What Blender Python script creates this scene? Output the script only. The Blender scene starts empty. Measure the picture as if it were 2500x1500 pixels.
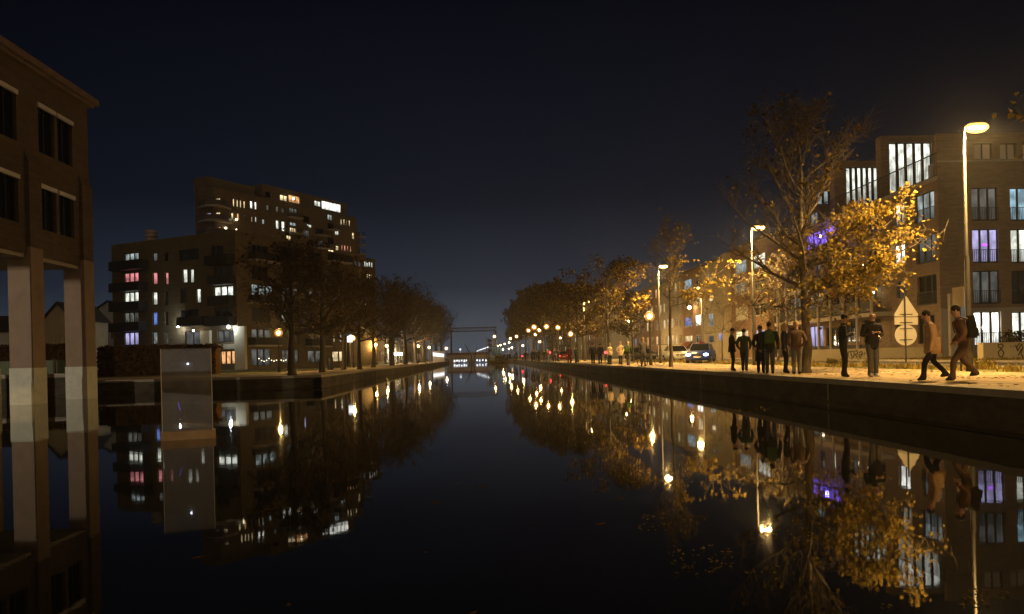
import bpy, bmesh, math, random
from mathutils import Vector, Matrix

# ------------------------------------------------------------ camera, sky, exposure
SC = bpy.context.scene
COL = SC.collection
F, CX, CY = 1850.0, 1250.0, 871.0          # focal length and principal point in photo pixels (2500 x 1500)
EYE = Vector((0, 0, 1.58))                 # water is z = 0, quay top z = 0.76
QZ = 0.76
_yaw = math.atan(75 / 1850)
FW = Vector((math.sin(_yaw), math.cos(_yaw), 0))
_r0 = Vector((math.cos(_yaw), -math.sin(_yaw), 0)); _u0 = Vector((0, 0, 1))
_roll = 0.0245
RT = _r0 * math.cos(_roll) - _u0 * math.sin(_roll)
UP = _u0 * math.cos(_roll) + _r0 * math.sin(_roll)
cd = bpy.data.cameras.new('camera')
cd.sensor_width = 36; cd.lens = F * 36 / 2500; cd.shift_y = (CY - 750) / 2500
cd.clip_start = 0.1; cd.clip_end = 6000
cam = bpy.data.objects.new('camera', cd); COL.objects.link(cam)
M = Matrix.Identity(4)
for i in range(3):
    M[i][0] = RT[i]; M[i][1] = UP[i]; M[i][2] = -FW[i]; M[i][3] = EYE[i]
cam.matrix_world = M
SC.camera = cam
SC.render.engine = 'CYCLES'
SC.view_settings.view_transform = 'Standard'
SC.view_settings.look = 'None'
SC.view_settings.exposure = 0.0
SC.view_settings.gamma = 1.0
SC.cycles.use_denoising = True
SC.cycles.max_bounces = 5
SC.cycles.diffuse_bounces = 2
SC.cycles.glossy_bounces = 3
SC.cycles.transparent_max_bounces = 6
SC.cycles.volume_bounces = 0
SC.cycles.sample_clamp_indirect = 4.0

W = bpy.data.worlds.new('World'); SC.world = W; W.use_nodes = True
nt = W.node_tree; nt.nodes.clear()
def N(t, **k):
    n = nt.nodes.new(t)
    for a, b in k.items(): setattr(n, a, b)
    return n
L = lambda a, b: nt.links.new(a, b)
out = N('ShaderNodeOutputWorld'); bg = N('ShaderNodeBackground'); bg2 = N('ShaderNodeBackground'); add = N('ShaderNodeAddShader')
sky = N('ShaderNodeTexSky', sky_type='NISHITA', sun_disc=False)
sky.sun_elevation = math.radians(-4.0); sky.sun_rotation = math.radians(0)
L(sky.outputs[0], bg.inputs[0]); bg.inputs[1].default_value = 0.0015
# night glow of the city low over the far end of the canal
tc = N('ShaderNodeTexCoord'); sep = N('ShaderNodeSeparateXYZ'); L(tc.outputs['Generated'], sep.inputs[0])
ramp = N('ShaderNodeValToRGB'); L(sep.outputs['Z'], ramp.inputs[0])
cr = ramp.color_ramp
cr.elements[0].position = 0.0; cr.elements[0].color = (0.062, 0.082, 0.108, 1)
cr.elements[1].position = 1.0; cr.elements[1].color = (0.0014, 0.0017, 0.0040, 1)
for p, c in ((0.05, (0.043, 0.058, 0.082)), (0.093, (0.0195, 0.0275, 0.0445)), (0.2, (0.0052, 0.0082, 0.0165)), (0.43, (0.0022, 0.0031, 0.0078))):
    e = cr.elements.new(p); e.color = (*c, 1)
dot = N('ShaderNodeVectorMath', operation='DOT_PRODUCT'); L(tc.outputs['Generated'], dot.inputs[0])
dot.inputs[1].default_value = (-0.03, 0.9995, 0.0)
mr = N('ShaderNodeMapRange'); L(dot.outputs['Value'], mr.inputs['Value'])
mr.inputs['From Min'].default_value = 0.80; mr.inputs['From Max'].default_value = 1.0
mr.inputs['To Min'].default_value = 0.48; mr.inputs['To Max'].default_value = 1.0
L(ramp.outputs[0], bg2.inputs[0]); L(mr.outputs[0], bg2.inputs[1])
# added warm fill from behind the camera, to brighten the facades
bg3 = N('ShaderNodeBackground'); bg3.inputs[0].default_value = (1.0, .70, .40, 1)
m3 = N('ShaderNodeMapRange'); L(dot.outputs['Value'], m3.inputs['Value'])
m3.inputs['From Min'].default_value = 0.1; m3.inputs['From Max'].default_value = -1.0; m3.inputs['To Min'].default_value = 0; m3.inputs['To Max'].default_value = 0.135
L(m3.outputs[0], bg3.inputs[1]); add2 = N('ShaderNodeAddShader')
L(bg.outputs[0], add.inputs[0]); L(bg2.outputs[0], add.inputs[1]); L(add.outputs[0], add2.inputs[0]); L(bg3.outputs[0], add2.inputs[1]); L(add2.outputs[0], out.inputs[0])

# ------------------------------------------------------------ measuring helpers (photo pixel -> point in the world)
def ray(px, py): return FW + RT * ((px - CX) / F) - UP * ((py - CY) / F)
def atY(px, py, Y): d = ray(px, py); return EYE + d * (Y / d.y)
def gnd(px, py, z=QZ): d = ray(px, py); return EYE + d * ((z - EYE.z) / d.z)
def hzn(px): return 871 - 0.0245 * (px - 1250)
class FT:
    """facade frame: u runs to the right along the facade, d goes inwards, z is world height"""
    def __init__(s, ox, oy, ex, ey):
        l = math.hypot(ex, ey); s.o = Vector((ox, oy, 0)); s.e = Vector((ex / l, ey / l, 0)); s.n = Vector((-ey / l, ex / l, 0))
    def __call__(s, u, d, z): return s.o + s.e * u + s.n * d + Vector((0, 0, z))
    def uv(s, px, py, dep=0):
        d = ray(px, py); o = s.o + s.n * dep
        t = (o - EYE).dot(s.n) / d.dot(s.n); p = EYE + d * t
        return (p - s.o).dot(s.e), p.z
    def rect(s, x0, y0, x1, y1, dep=0):
        xm, ym = (x0 + x1) / 2, (y0 + y1) / 2
        return s.uv(x0, ym, dep)[0], s.uv(x1, ym, dep)[0], s.uv(xm, y1, dep)[1], s.uv(xm, y0, dep)[1]

# ------------------------------------------------------------ mesh builder and tagging
OFF = {}
class MB:
    def __init__(s): s.v = []; s.f = []; s.m = []
    def face(s, pts, mi=0):
        k = len(s.v); s.v += [tuple(p) for p in pts]; s.f.append(tuple(range(k, k + len(pts)))); s.m.append(mi)
    def box(s, x0, x1, y0, y1, z0, z1, T=None, mi=0):
        T = T or (lambda a, b, c: (a, b, c)); k = len(s.v)
        for z in (z0, z1):
            for x, y in ((x0, y0), (x1, y0), (x1, y1), (x0, y1)): s.v.append(tuple(T(x, y, z)))
        for q in ((3, 2, 1, 0), (4, 5, 6, 7), (0, 1, 5, 4), (1, 2, 6, 5), (2, 3, 7, 6), (3, 0, 4, 7)):
            s.f.append(tuple(k + i for i in q)); s.m.append(mi)
        return s
    def taper(s, x0, x1, y0, y1, z0, z1, i, j, mi=0):
        k = len(s.v)
        for z, a, b in ((z0, 0, 0), (z1, i, j)):
            for x, y in ((x0 + a, y0 + b), (x1 - a, y0 + b), (x1 - a, y1 - b), (x0 + a, y1 - b)): s.v.append((x, y, z))
        for q in ((3, 2, 1, 0), (4, 5, 6, 7), (0, 1, 5, 4), (1, 2, 6, 5), (2, 3, 7, 6), (3, 0, 4, 7)):
            s.f.append(tuple(k + i for i in q)); s.m.append(mi)
        return s
    def path(s, pts, rad, n=8, mi=0, cap=True):
        pts = [Vector(p) for p in pts]; k = len(s.v)
        for i, p in enumerate(pts):
            d = (pts[min(i + 1, len(pts) - 1)] - pts[max(i - 1, 0)])
            d = d.normalized() if d.length > 1e-9 else Vector((0, 0, 1))
            a = d.cross(Vector((0.13, 0.21, 1)) if abs(d.z) < .9 else Vector((1, 0.1, 0))).normalized(); b = d.cross(a)
            r = rad[i] if isinstance(rad, (list, tuple)) else rad
            for j in range(n):
                t = 2 * math.pi * j / n; s.v.append(tuple(p + a * (r * math.cos(t)) + b * (r * math.sin(t))))
        for i in range(len(pts) - 1):
            for j in range(n):
                q = (k + i * n + j, k + i * n + (j + 1) % n, k + (i + 1) * n + (j + 1) % n, k + (i + 1) * n + j)
                s.f.append(q); s.m.append(mi)
        if cap:
            s.f.append(tuple(k + j for j in range(n))[::-1]); s.m.append(mi)
            e = k + (len(pts) - 1) * n; s.f.append(tuple(e + j for j in range(n))); s.m.append(mi)
        return s
    def tube(s, p, q, r0, r1=None, n=8, mi=0): return s.path([p, q], [r0, r0 if r1 is None else r1], n, mi)
    def lathe(s, prof, c=(0, 0, 0), n=16, mi=0, sx=1, sy=1):
        k = len(s.v)
        for r, z in prof:
            for j in range(n):
                t = 2 * math.pi * j / n; s.v.append((c[0] + r * math.cos(t) * sx, c[1] + r * math.sin(t) * sy, c[2] + z))
        for i in range(len(prof) - 1):
            for j in range(n):
                s.f.append((k + i * n + j, k + i * n + (j + 1) % n, k + (i + 1) * n + (j + 1) % n, k + (i + 1) * n + j)); s.m.append(mi)
        s.f.append(tuple(k + j for j in range(n))[::-1]); s.m.append(mi)
        e = k + (len(prof) - 1) * n; s.f.append(tuple(e + j for j in range(n))); s.m.append(mi)
        return s
    def ball(s, c, r, n=12, m=8, sc=(1, 1, 1), mi=0):
        prof = [(r * math.sin(math.pi * i / m) * 0.9999 + 1e-4, -r * math.cos(math.pi * i / m) * sc[2]) for i in range(m + 1)]
        return s.lathe(prof, c, n, mi, sc[0], sc[1])
    def wheel(s, c, r, w, ax='x', n=20, mi=0):
        """short cylinder across x (or y)"""
        a = Vector((w / 2, 0, 0)) if ax == 'x' else Vector((0, w / 2, 0))
        return s.tube(Vector(c) - a, Vector(c) + a, r, r, n, mi)
    def prism(s, poly, y0, y1, T=None, mi=0):
        """poly in (x, z), extruded along y"""
        T = T or (lambda a, b, c: (a, b, c)); k = len(s.v); n = len(poly)
        for y in (y0, y1):
            for x, z in poly: s.v.append(tuple(T(x, y, z)))
        s.f.append(tuple(range(k, k + n))); s.m.append(mi)
        s.f.append(tuple(range(k + n, k + 2 * n))[::-1]); s.m.append(mi)
        for i in range(n):
            j = (i + 1) % n; s.f.append((k + i, k + n + i, k + n + j, k + j)); s.m.append(mi)
        return s
    def build(s, name, mats, parent=None, smooth=False, off=None):
        me = bpy.data.meshes.new(name)
        o_ = off if off is not None else (OFF.get(parent.name, Vector((0, 0, 0))) if parent else Vector((0, 0, 0)))
        me.from_pydata([(a - o_[0], b - o_[1], c - o_[2]) for a, b, c in s.v], [], s.f)
        if not isinstance(mats, (list, tuple)): mats = [mats]
        for m in mats: me.materials.append(m)
        if len(mats) > 1: me.polygons.foreach_set('material_index', s.m)
        if smooth: me.polygons.foreach_set('use_smooth', [True] * len(s.f))
        me.update()
        o = bpy.data.objects.new(name, me); COL.objects.link(o)
        if parent: o.parent = parent
        OFF[o.name] = o_
        return o
def tag(o, label=None, cat=None, group=None, kind=None):
    if label: o['label'] = label
    if cat: o['category'] = cat
    if group: o['group'] = group
    if kind: o['kind'] = kind
    return o
def thing(name, label, cat, loc=(0, 0, 0), rz=0, group=None, local=False):
    o = bpy.data.objects.new(name, None); COL.objects.link(o); o.empty_display_size = .2
    o.location = loc; o.rotation_euler = (0, 0, rz); tag(o, label, cat, group)
    OFF[o.name] = Vector((0, 0, 0)) if local else Vector(loc)
    return o
def struct(name, mb, m, off=None):
    return tag(mb.build(name, m, off=off), kind='structure')
def dup(root, loc, rz=None, label=None, group=None, scale=None):
    kids = {}
    for o in bpy.data.objects:
        if o.parent: kids.setdefault(o.parent.name, []).append(o)
    def rec(o, par):
        c = o.copy(); COL.objects.link(c); c.parent = par
        for ch in kids.get(o.name, []): rec(ch, c)
        return c
    r = rec(root, None); r.location = loc
    if rz is not None: r.rotation_euler = (0, 0, rz)
    if label: r['label'] = label
    if group: r['group'] = group
    if scale: r.scale = (scale, scale, scale) if not isinstance(scale, tuple) else scale
    return r

# ------------------------------------------------------------ materials
MT = {}
def mat(name, col, rough=.8, var=.25, scale=2.0, bump=.0, col2=None, metal=0.0, spec=.3, detail=5, bscale=None, stretch=None):
    m = bpy.data.materials.new(name); m.use_nodes = True; t = m.node_tree; b = t.nodes['Principled BSDF']
    b.inputs['Roughness'].default_value = rough; b.inputs['Metallic'].default_value = metal
    b.inputs['Specular IOR Level'].default_value = spec
    tcn = t.nodes.new('ShaderNodeTexCoord'); src = tcn.outputs['Object']
    if stretch:
        mp = t.nodes.new('ShaderNodeMapping'); mp.inputs['Scale'].default_value = stretch; t.links.new(src, mp.inputs[0]); src = mp.outputs[0]
    nz = t.nodes.new('ShaderNodeTexNoise'); nz.inputs['Scale'].default_value = scale; nz.inputs['Detail'].default_value = detail
    nz.inputs['Roughness'].default_value = .65
    t.links.new(src, nz.inputs['Vector'])
    rp = t.nodes.new('ShaderNodeValToRGB'); rp.color_ramp.elements[0].position = .3; rp.color_ramp.elements[1].position = .7
    c2 = col2 or tuple(min(1, c * (1 + var)) for c in col); c1 = tuple(c * (1 - var) for c in col) if not col2 else col
    rp.color_ramp.elements[0].color = (*c1, 1); rp.color_ramp.elements[1].color = (*c2, 1)
    t.links.new(nz.outputs[0], rp.inputs[0]); t.links.new(rp.outputs[0], b.inputs['Base Color'])
    if bump:
        n2 = t.nodes.new('ShaderNodeTexNoise'); n2.inputs['Scale'].default_value = bscale or scale * 6; n2.inputs['Detail'].default_value = 4
        t.links.new(src, n2.inputs['Vector'])
        bp = t.nodes.new('ShaderNodeBump'); bp.inputs['Strength'].default_value = bump; bp.inputs['Distance'].default_value = .03
        t.links.new(n2.outputs[0], bp.inputs['Height']); t.links.new(bp.outputs[0], b.inputs['Normal'])
    MT[name] = m; return m
def bricks(name, c1, c2, mortar, bw=.42, rh=.13, rough=.85, mix=.5):
    m = mat(name, c1, rough, .3, .6, col2=c2); t = m.node_tree; b = t.nodes['Principled BSDF']
    rp = [n for n in t.nodes if n.type == 'VALTORGB'][0]
    tcn = [n for n in t.nodes if n.type == 'TEX_COORD'][0]
    sp = t.nodes.new('ShaderNodeSeparateXYZ'); t.links.new(tcn.outputs['Object'], sp.inputs[0])
    ad = t.nodes.new('ShaderNodeMath'); ad.operation = 'ADD'; t.links.new(sp.outputs[0], ad.inputs[0]); t.links.new(sp.outputs[1], ad.inputs[1])
    cb = t.nodes.new('ShaderNodeCombineXYZ'); t.links.new(ad.outputs[0], cb.inputs[0]); t.links.new(sp.outputs[2], cb.inputs[1])
    br = t.nodes.new('ShaderNodeTexBrick'); t.links.new(cb.outputs[0], br.inputs['Vector'])
    br.inputs['Scale'].default_value = 1; br.inputs['Brick Width'].default_value = bw; br.inputs['Row Height'].default_value = rh
    br.inputs['Mortar Size'].default_value = .012
    br.inputs['Color1'].default_value = (1, 1, 1, 1); br.inputs['Color2'].default_value = (.72, .72, .72, 1); br.inputs['Mortar'].default_value = (*mortar, 1)
    mx = t.nodes.new('ShaderNodeMix'); mx.data_type = 'RGBA'; mx.blend_type = 'MULTIPLY'; mx.inputs[0].default_value = .9
    t.links.new(rp.outputs[0], mx.inputs[6]); t.links.new(br.outputs[0], mx.inputs[7]); t.links.new(mx.outputs[2], b.inputs['Base Color'])
    return m
def emit(name, col, strength, sample='NONE', style=None, dark=.25):
    """light-giving surface; style 'room' varies like a lit room seen through glass and curtains"""
    m = bpy.data.materials.new(name); m.use_nodes = True; t = m.node_tree; t.nodes.clear()
    o = t.nodes.new('ShaderNodeOutputMaterial'); e = t.nodes.new('ShaderNodeEmission')
    e.inputs[0].default_value = (*col, 1); e.inputs[1].default_value = strength; t.links.new(e.outputs[0], o.inputs[0])
    if style:
        g = t.nodes.new('ShaderNodeTexCoord'); oi = t.nodes.new('ShaderNodeObjectInfo')
        va = t.nodes.new('ShaderNodeVectorMath'); va.operation = 'ADD'
        sc = t.nodes.new('ShaderNodeVectorMath'); sc.operation = 'SCALE'; sc.inputs['Scale'].default_value = 1
        cb = t.nodes.new('ShaderNodeCombineXYZ'); ml = t.nodes.new('ShaderNodeMath'); ml.operation = 'MULTIPLY'; ml.inputs[1].default_value = 97
        t.links.new(oi.outputs['Random'], ml.inputs[0]); t.links.new(ml.outputs[0], cb.inputs[0]); t.links.new(ml.outputs[0], cb.inputs[2])
        mp = t.nodes.new('ShaderNodeMapping'); mp.inputs['Scale'].default_value = (1.1, 1.1, .75)
        t.links.new(g.outputs['Object'], mp.inputs[0]); t.links.new(mp.outputs[0], va.inputs[0]); t.links.new(cb.outputs[0], va.inputs[1])
        nz = t.nodes.new('ShaderNodeTexNoise'); nz.inputs['Scale'].default_value = 1.3; nz.inputs['Detail'].default_value = 3
        t.links.new(va.outputs[0], nz.inputs['Vector'])
        m1 = t.nodes.new('ShaderNodeMapRange'); m1.inputs['From Min'].default_value = .38; m1.inputs['From Max'].default_value = .62
        m1.inputs['To Min'].default_value = dark; m1.inputs['To Max'].default_value = 1.15; t.links.new(nz.outputs[0], m1.inputs['Value'])
        sz = t.nodes.new('ShaderNodeSeparateXYZ'); t.links.new(g.outputs['Generated'], sz.inputs[0])
        m2 = t.nodes.new('ShaderNodeMapRange'); m2.inputs['From Min'].default_value = 0; m2.inputs['From Max'].default_value = .75
        m2.inputs['To Min'].default_value = .45; m2.inputs['To Max'].default_value = 1.1; t.links.new(sz.outputs[2], m2.inputs['Value'])
        mm = t.nodes.new('ShaderNodeMath'); mm.operation = 'MULTIPLY'; t.links.new(m1.outputs[0], mm.inputs[0]); t.links.new(m2.outputs[0], mm.inputs[1])
        m3 = t.nodes.new('ShaderNodeMath'); m3.operation = 'MULTIPLY'; m3.inputs[1].default_value = strength; t.links.new(mm.outputs[0], m3.inputs[0])
        t.links.new(m3.outputs[0], e.inputs[1])
    m.cycles.emission_sampling = sample
    MT[name] = m; return m
def leafmat(name, c1, c2, trans=.35):
    m = bpy.data.materials.new(name); m.use_nodes = True; t = m.node_tree; t.nodes.clear()
    o = t.nodes.new('ShaderNodeOutputMaterial'); g = t.nodes.new('ShaderNodeTexCoord')
    nz = t.nodes.new('ShaderNodeTexNoise'); nz.inputs['Scale'].default_value = 2.5; nz.inputs['Detail'].default_value = 3; t.links.new(g.outputs['Object'], nz.inputs['Vector'])
    rp = t.nodes.new('ShaderNodeValToRGB'); rp.color_ramp.elements[0].position = .35; rp.color_ramp.elements[1].position = .65
    rp.color_ramp.elements[0].color = (*c1, 1); rp.color_ramp.elements[1].color = (*c2, 1); t.links.new(nz.outputs[0], rp.inputs[0])
    d = t.nodes.new('ShaderNodeBsdfDiffuse'); tr = t.nodes.new('ShaderNodeBsdfTranslucent'); mx = t.nodes.new('ShaderNodeMixShader'); mx.inputs[0].default_value = trans
    t.links.new(rp.outputs[0], d.inputs[0]); t.links.new(rp.outputs[0], tr.inputs[0]); t.links.new(d.outputs[0], mx.inputs[1]); t.links.new(tr.outputs[0], mx.inputs[2]); t.links.new(mx.outputs[0], o.inputs[0])
    MT[name] = m; return m

brickoffice = bricks('office_brick', (.125, .092, .066), (.16, .12, .086), (.8, .75, .7), .5, .15)
colmat = mat('column_render', (.30, .22, .16), .85, .12, 1.5, .1)
colwhite = mat('column_white_base', (.62, .62, .52), .7, .12, 3, .05)
soffit = mat('soffit_concrete', (.42, .38, .32), .8, .12, 1.2)
conc = mat('concrete', (.30, .27, .23), .9, .25, 1.1, .25)
quaymat = mat('quay_wall_concrete', (.075, .060, .042), .9, .55, .9, .4, stretch=(1, 1, 2.2))
coping = mat('coping_stone', (.33, .29, .23), .85, .2, 2, .15)
pathm = mat('path_paving', (.36, .27, .165), .85, .42, 1.1, .3, detail=9)
asph = mat('asphalt', (.085, .08, .075), .8, .25, 3, .2)
grassm = mat('grass_ground', (.075, .085, .02), .95, .4, 3.5, .6, col2=(.16, .15, .05))
landm = mat('far_ground', (.07, .06, .035), .95, .3, .4)
hedgem = leafmat('beech_hedge_leaf', (.045, .024, .012), (.10, .052, .024), .2)
bark = mat('bark', (.085, .07, .05), .9, .45, 7, .5, stretch=(1, 1, .3))
barkp = mat('plane_bark', (.13, .105, .075), .85, .5, 5, .4, stretch=(1, 1, .45))
leafY = leafmat('yellow_leaf', (.27, .185, .035), (.46, .35, .07))
leafG = leafmat('olive_leaf', (.14, .11, .03), (.27, .19, .05))
leafB = leafmat('brown_leaf', (.06, .036, .016), (.12, .07, .026))
brB = bricks('apartment_brick', (.15, .115, .062), (.19, .145, .08), (.7, .68, .62), .6, .2)
brT = bricks('tower_brick', (.19, .145, .09), (.235, .18, .11), (.7, .68, .62), .6, .2)
brC = mat('cream_render', (.60, .56, .40), .8, .08, 1)
brR = bricks('right_block_brick', (.29, .21, .145), (.35, .26, .18), (.75, .7, .65), .5, .16)
brW = mat('ground_floor_render', (.42, .37, .32), .8, .1, 1)
brown = bricks('terrace_brown_brick', (.34, .215, .13), (.41, .26, .16), (.75, .7, .62), .5, .16)
beige = mat('terrace_beige_render', (.60, .51, .33), .8, .12, .8)
greyr = mat('terrace_grey_render', (.38, .33, .25), .8, .15, .8)
darkm = mat('dark_metal', (.025, .023, .022), .5, .2, 4, spec=.4)
slabm = mat('balcony_slab', (.45, .40, .33), .8, .1, 2)
dslab = mat('dark_balcony_panel', (.02, .02, .018), .6, .2, 2)
framd = mat('dark_window_frame', (.035, .028, .024), .6, .1, 3)
framw = mat('white_window_frame', (.70, .66, .56), .6, .06, 3)
blindm = mat('blind_white', (.75, .72, .66), .7, .05, 5)
steel = mat('galvanised_steel', (.075, .07, .062), .5, .12, 6, metal=.3)
signback = mat('sign_back_aluminium', (.58, .54, .46), .5, .08, 4)
redm = mat('red_sign_paint', (.50, .02, .02), .5, .05, 4)
graf = mat('graffiti_paint', (.10, .085, .06), .7, .2, 4)
wallbl = mat('garden_wall_render', (.62, .52, .34), .85, .12, 1.2, .1)
woodm = mat('bench_wood', (.10, .06, .035), .7, .2, 5)
def glassy(name, col, rough=.05):
    m = mat(name, col, rough, .3, .8, spec=.6); return m
dglass = glassy('dark_pane', (.010, .012, .014))
dglass2 = glassy('dim_pane', (.05, .05, .045), .25)
P = dict(
    dark=dglass, dim=dglass2,
    white=emit('pane_white', (.88, .92, .80), 1.35, style='room', dark=.45),
    cool=emit('pane_cool', (.62, .74, .72), .6, style='room', dark=.35),
    dimw=emit('pane_dim_white', (.50, .50, .42), .24, style='room', dark=.2),
    grey=emit('pane_grey', (.40, .42, .40), .26, style='room', dark=.5),
    warm=emit('pane_warm', (1.0, .78, .42), 1.35, style='room', dark=.3),
    orange=emit('pane_orange', (1.0, .50, .20), 1.4, style='room', dark=.25),
    pink=emit('pane_pink', (1.0, .34, .36), .8, style='room', dark=.4),
    blue=emit('pane_blue', (.22, .36, 1.0), .75, style='room', dark=.4),
    cyan=emit('pane_cyan', (.45, .78, .95), .75, style='room', dark=.4),
    lilac=emit('pane_lilac', (.62, .58, 1.0), .8, style='room', dark=.6),
    purple=emit('purple_wall_glow', (.25, .14, .95), 1.5, style='room', dark=.45),
    bright=emit('pane_bright', (1.0, 1.0, .90), 2.4, style='room', dark=.5),
    panel=mat('pale_window_board', (.80, .76, .66), .7, .04, 2),
)
SOD = (1.0, .60, .19)
e_tall = emit('sodium_lamp', SOD, 6500, 'FRONT_BACK')
e_globe = emit('globe_lamp', (1.0, .58, .18), 2100, 'FRONT_BACK')
e_far = emit('far_lamp', (1.0, .66, .26), 90, 'FRONT_BACK')
e_white = emit('white_lamp', (.85, .93, 1.0), 270, 'FRONT_BACK')
e_warmw = emit('warm_white_lamp', (1.0, .86, .62), 90, 'FRONT_BACK')
e_flood = emit('rear_lamp', (1.0, .86, .66), 27000, 'FRONT_BACK')
e_bulb = emit('small_bulb', (1.0, .88, .55), 6)
e_strip = emit('white_light_strip', (.95, .97, 1.0), 1.5)
e_blue = emit('blue_lamp', (.12, .10, 1.0), 160, 'FRONT_BACK')
e_red = emit('red_light', (1.0, .03, .04), 9)
e_head = emit('headlight', (.45, .60, 1.0), 25, 'FRONT_BACK')

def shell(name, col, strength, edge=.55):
    """halo around a lamp, painted as a clear shell that glows amber"""
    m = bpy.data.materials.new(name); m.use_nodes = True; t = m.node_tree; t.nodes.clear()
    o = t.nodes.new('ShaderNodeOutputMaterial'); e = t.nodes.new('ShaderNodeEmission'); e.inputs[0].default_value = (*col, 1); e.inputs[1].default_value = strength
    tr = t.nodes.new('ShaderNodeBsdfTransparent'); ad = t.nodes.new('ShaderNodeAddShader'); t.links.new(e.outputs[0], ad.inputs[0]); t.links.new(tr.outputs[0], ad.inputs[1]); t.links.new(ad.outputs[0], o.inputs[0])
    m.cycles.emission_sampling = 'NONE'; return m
amber_hot = shell('hot_lamp_halo', (1.0, .62, .16), 1.6)  # lamp halos painted as emissive shells around the bulbs
amber = shell('amber_lamp_halo', (1.0, .42, .06), .42)
# ------------------------------------------------------------ setting: water, land, quays
wm = bpy.data.materials.new('canal_water'); wm.use_nodes = True; t = wm.node_tree; b = t.nodes['Principled BSDF']
b.inputs['Base Color'].default_value = (.0035, .0038, .0032, 1); b.inputs['Roughness'].default_value = .024
b.inputs['IOR'].default_value = 1.33; b.inputs['Specular IOR Level'].default_value = .5
g = t.nodes.new('ShaderNodeTexCoord')
h = []
for sc_, dt in ((.35, 2), (2.2, 3), (9, 2)):
    nz = t.nodes.new('ShaderNodeTexNoise'); nz.inputs['Scale'].default_value = sc_; nz.inputs['Detail'].default_value = dt
    t.links.new(g.outputs['Object'], nz.inputs['Vector']); h.append(nz)
m1 = t.nodes.new('ShaderNodeMath'); m1.operation = 'MULTIPLY_ADD'; m1.inputs[1].default_value = .22
t.links.new(h[1].outputs[0], m1.inputs[0]); t.links.new(h[0].outputs[0], m1.inputs[2])
m2 = t.nodes.new('ShaderNodeMath'); m2.operation = 'MULTIPLY_ADD'; m2.inputs[1].default_value = .02
t.links.new(h[2].outputs[0], m2.inputs[0]); t.links.new(m1.outputs[0], m2.inputs[2])
bp = t.nodes.new('ShaderNodeBump'); bp.inputs['Strength'].default_value = .16; bp.inputs['Distance'].default_value = .014
t.links.new(m2.outputs[0], bp.inputs['Height']); t.links.new(bp.outputs[0], b.inputs['Normal'])
w = MB(); w.face([(-90, -40, 0), (30, -40, 0), (30, 900, 0), (-90, 900, 0)]); struct('canal_water', w, wm)

def sheet(name, poly, z, m):
    s = MB(); s.face([(x, y, z) for x, y in poly]); return struct(name, s, m)
# far land to the horizon: one sheet with the canal and basin cut out of it (built as touching quads)
s = MB()
for q in (((9.9, -60), (3000, -60), (3000, 228), (9.9, 228)), ((3.2, 228), (3000, 228), (3000, 420), (3.2, 420)),
          ((-3000, 46), (-10.1, 46), (-10.1, 420), (-3000, 420)),
          ((-3000, 420), (3000, 420), (3000, 4000), (-3000, 4000)),
          ((-3000, -60), (-26, -60), (-26, 16), (-3000, 16))):
    s.face([(x, y, QZ - .012) for x, y in q])
struct('ground', s, landm)
# left bank
sheet('promenade_left', ((-62, 45.9), (-10.0, 45.9), (-10.0, 300), (-15.5, 300), (-15.5, 56), (-62, 56)), QZ - .004, pathm)
sheet('lawn_left', ((-62, 56), (-15.5, 56), (-15.5, 128), (-62, 128)), QZ - .004, grassm)
# right bank
sheet('promenade_right', ((9.9, -40), (15.6, -40), (15.6, 300), (9.9, 300)), QZ - .004, pathm)
sheet('verge_right', ((15.6, -40), (17.6, -40), (17.6, 300), (15.6, 300)), QZ - .002, grassm)
sheet('road', ((17.8, -40), (24.0, -40), (24.0, 420), (17.8, 420)), QZ - .09 + .086, asph)
k = MB(); k.box(17.6, 17.8, -40, 420, QZ - .1, QZ + .10); k.box(24.0, 24.2, -40, 420, QZ - .1, QZ + .10); struct('kerb', k, coping)
k = MB()
for i in range(40): k.box(20.84, 20.96, -30 + i * 9, -27 + i * 9, QZ - .02, QZ + .004)
struct('road_markings', k, framw)
sheet('lawn_right', ((24.2, -40), (60, -40), (60, 54), (24.2, 54)), QZ, grassm)
sheet('pavement_right', ((24.2, 54), (33.4, 54), (33.4, 420), (24.2, 420)), QZ, pathm)

def quay(name, pts, h, off_in=.42):
    """quay wall along pts (open polyline, land on the left-hand side when walking) with a projecting coping"""
    mb = MB()
    for a, c in zip(pts[:-1], pts[1:]):
        e = Vector((c[0] - a[0], c[1] - a[1], 0)).normalized(); n_ = Vector((-e.y, e.x, 0)); A = Vector((a[0], a[1], 0)); Ln = (Vector((c[0], c[1], 0)) - A).length
        T = lambda u, d, z: A + e * u + n_ * d + Vector((0, 0, z))
        mb.box(0, Ln, 0, off_in, -1.2, h - .14, T, 0)
        n = max(1, int(Ln / 12.0)); st = Ln / n
        for i in range(n): mb.box(i * st + .006, (i + 1) * st - .006, -.05, off_in + .02, h - .14, h + .003, T, 1)
        for i in range(1, n): mb.box(i * st - .03, i * st + .03, -.012, .0, -.2, h - .15, T, 1)
        mb.box(0, Ln, -.05, 0, .10, .16, T, 0)
    o = mb.build(name, [quaymat, coping]); return tag(o, kind='structure')
quay('quay_wall_right', ((9.5, 226), (9.5, -40)), QZ)
quay('quay_wall_left', ((-9.6, 45.5), (-9.6, 240)), QZ)
quay('quay_wall_basin', ((-40, 45.5), (-9.6, 45.5)), QZ)
quay('quay_wall_under_office', ((-70, 41.2), (-21.2, 41.2)), 1.2)
quay('quay_wall_near_left', ((-70, 15.5), (-25.5, 15.5)), QZ)
quay('quay_wall_bridge_pier', ((2.6, 420), (2.6, 222), (9.5, 222)), QZ)

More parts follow.
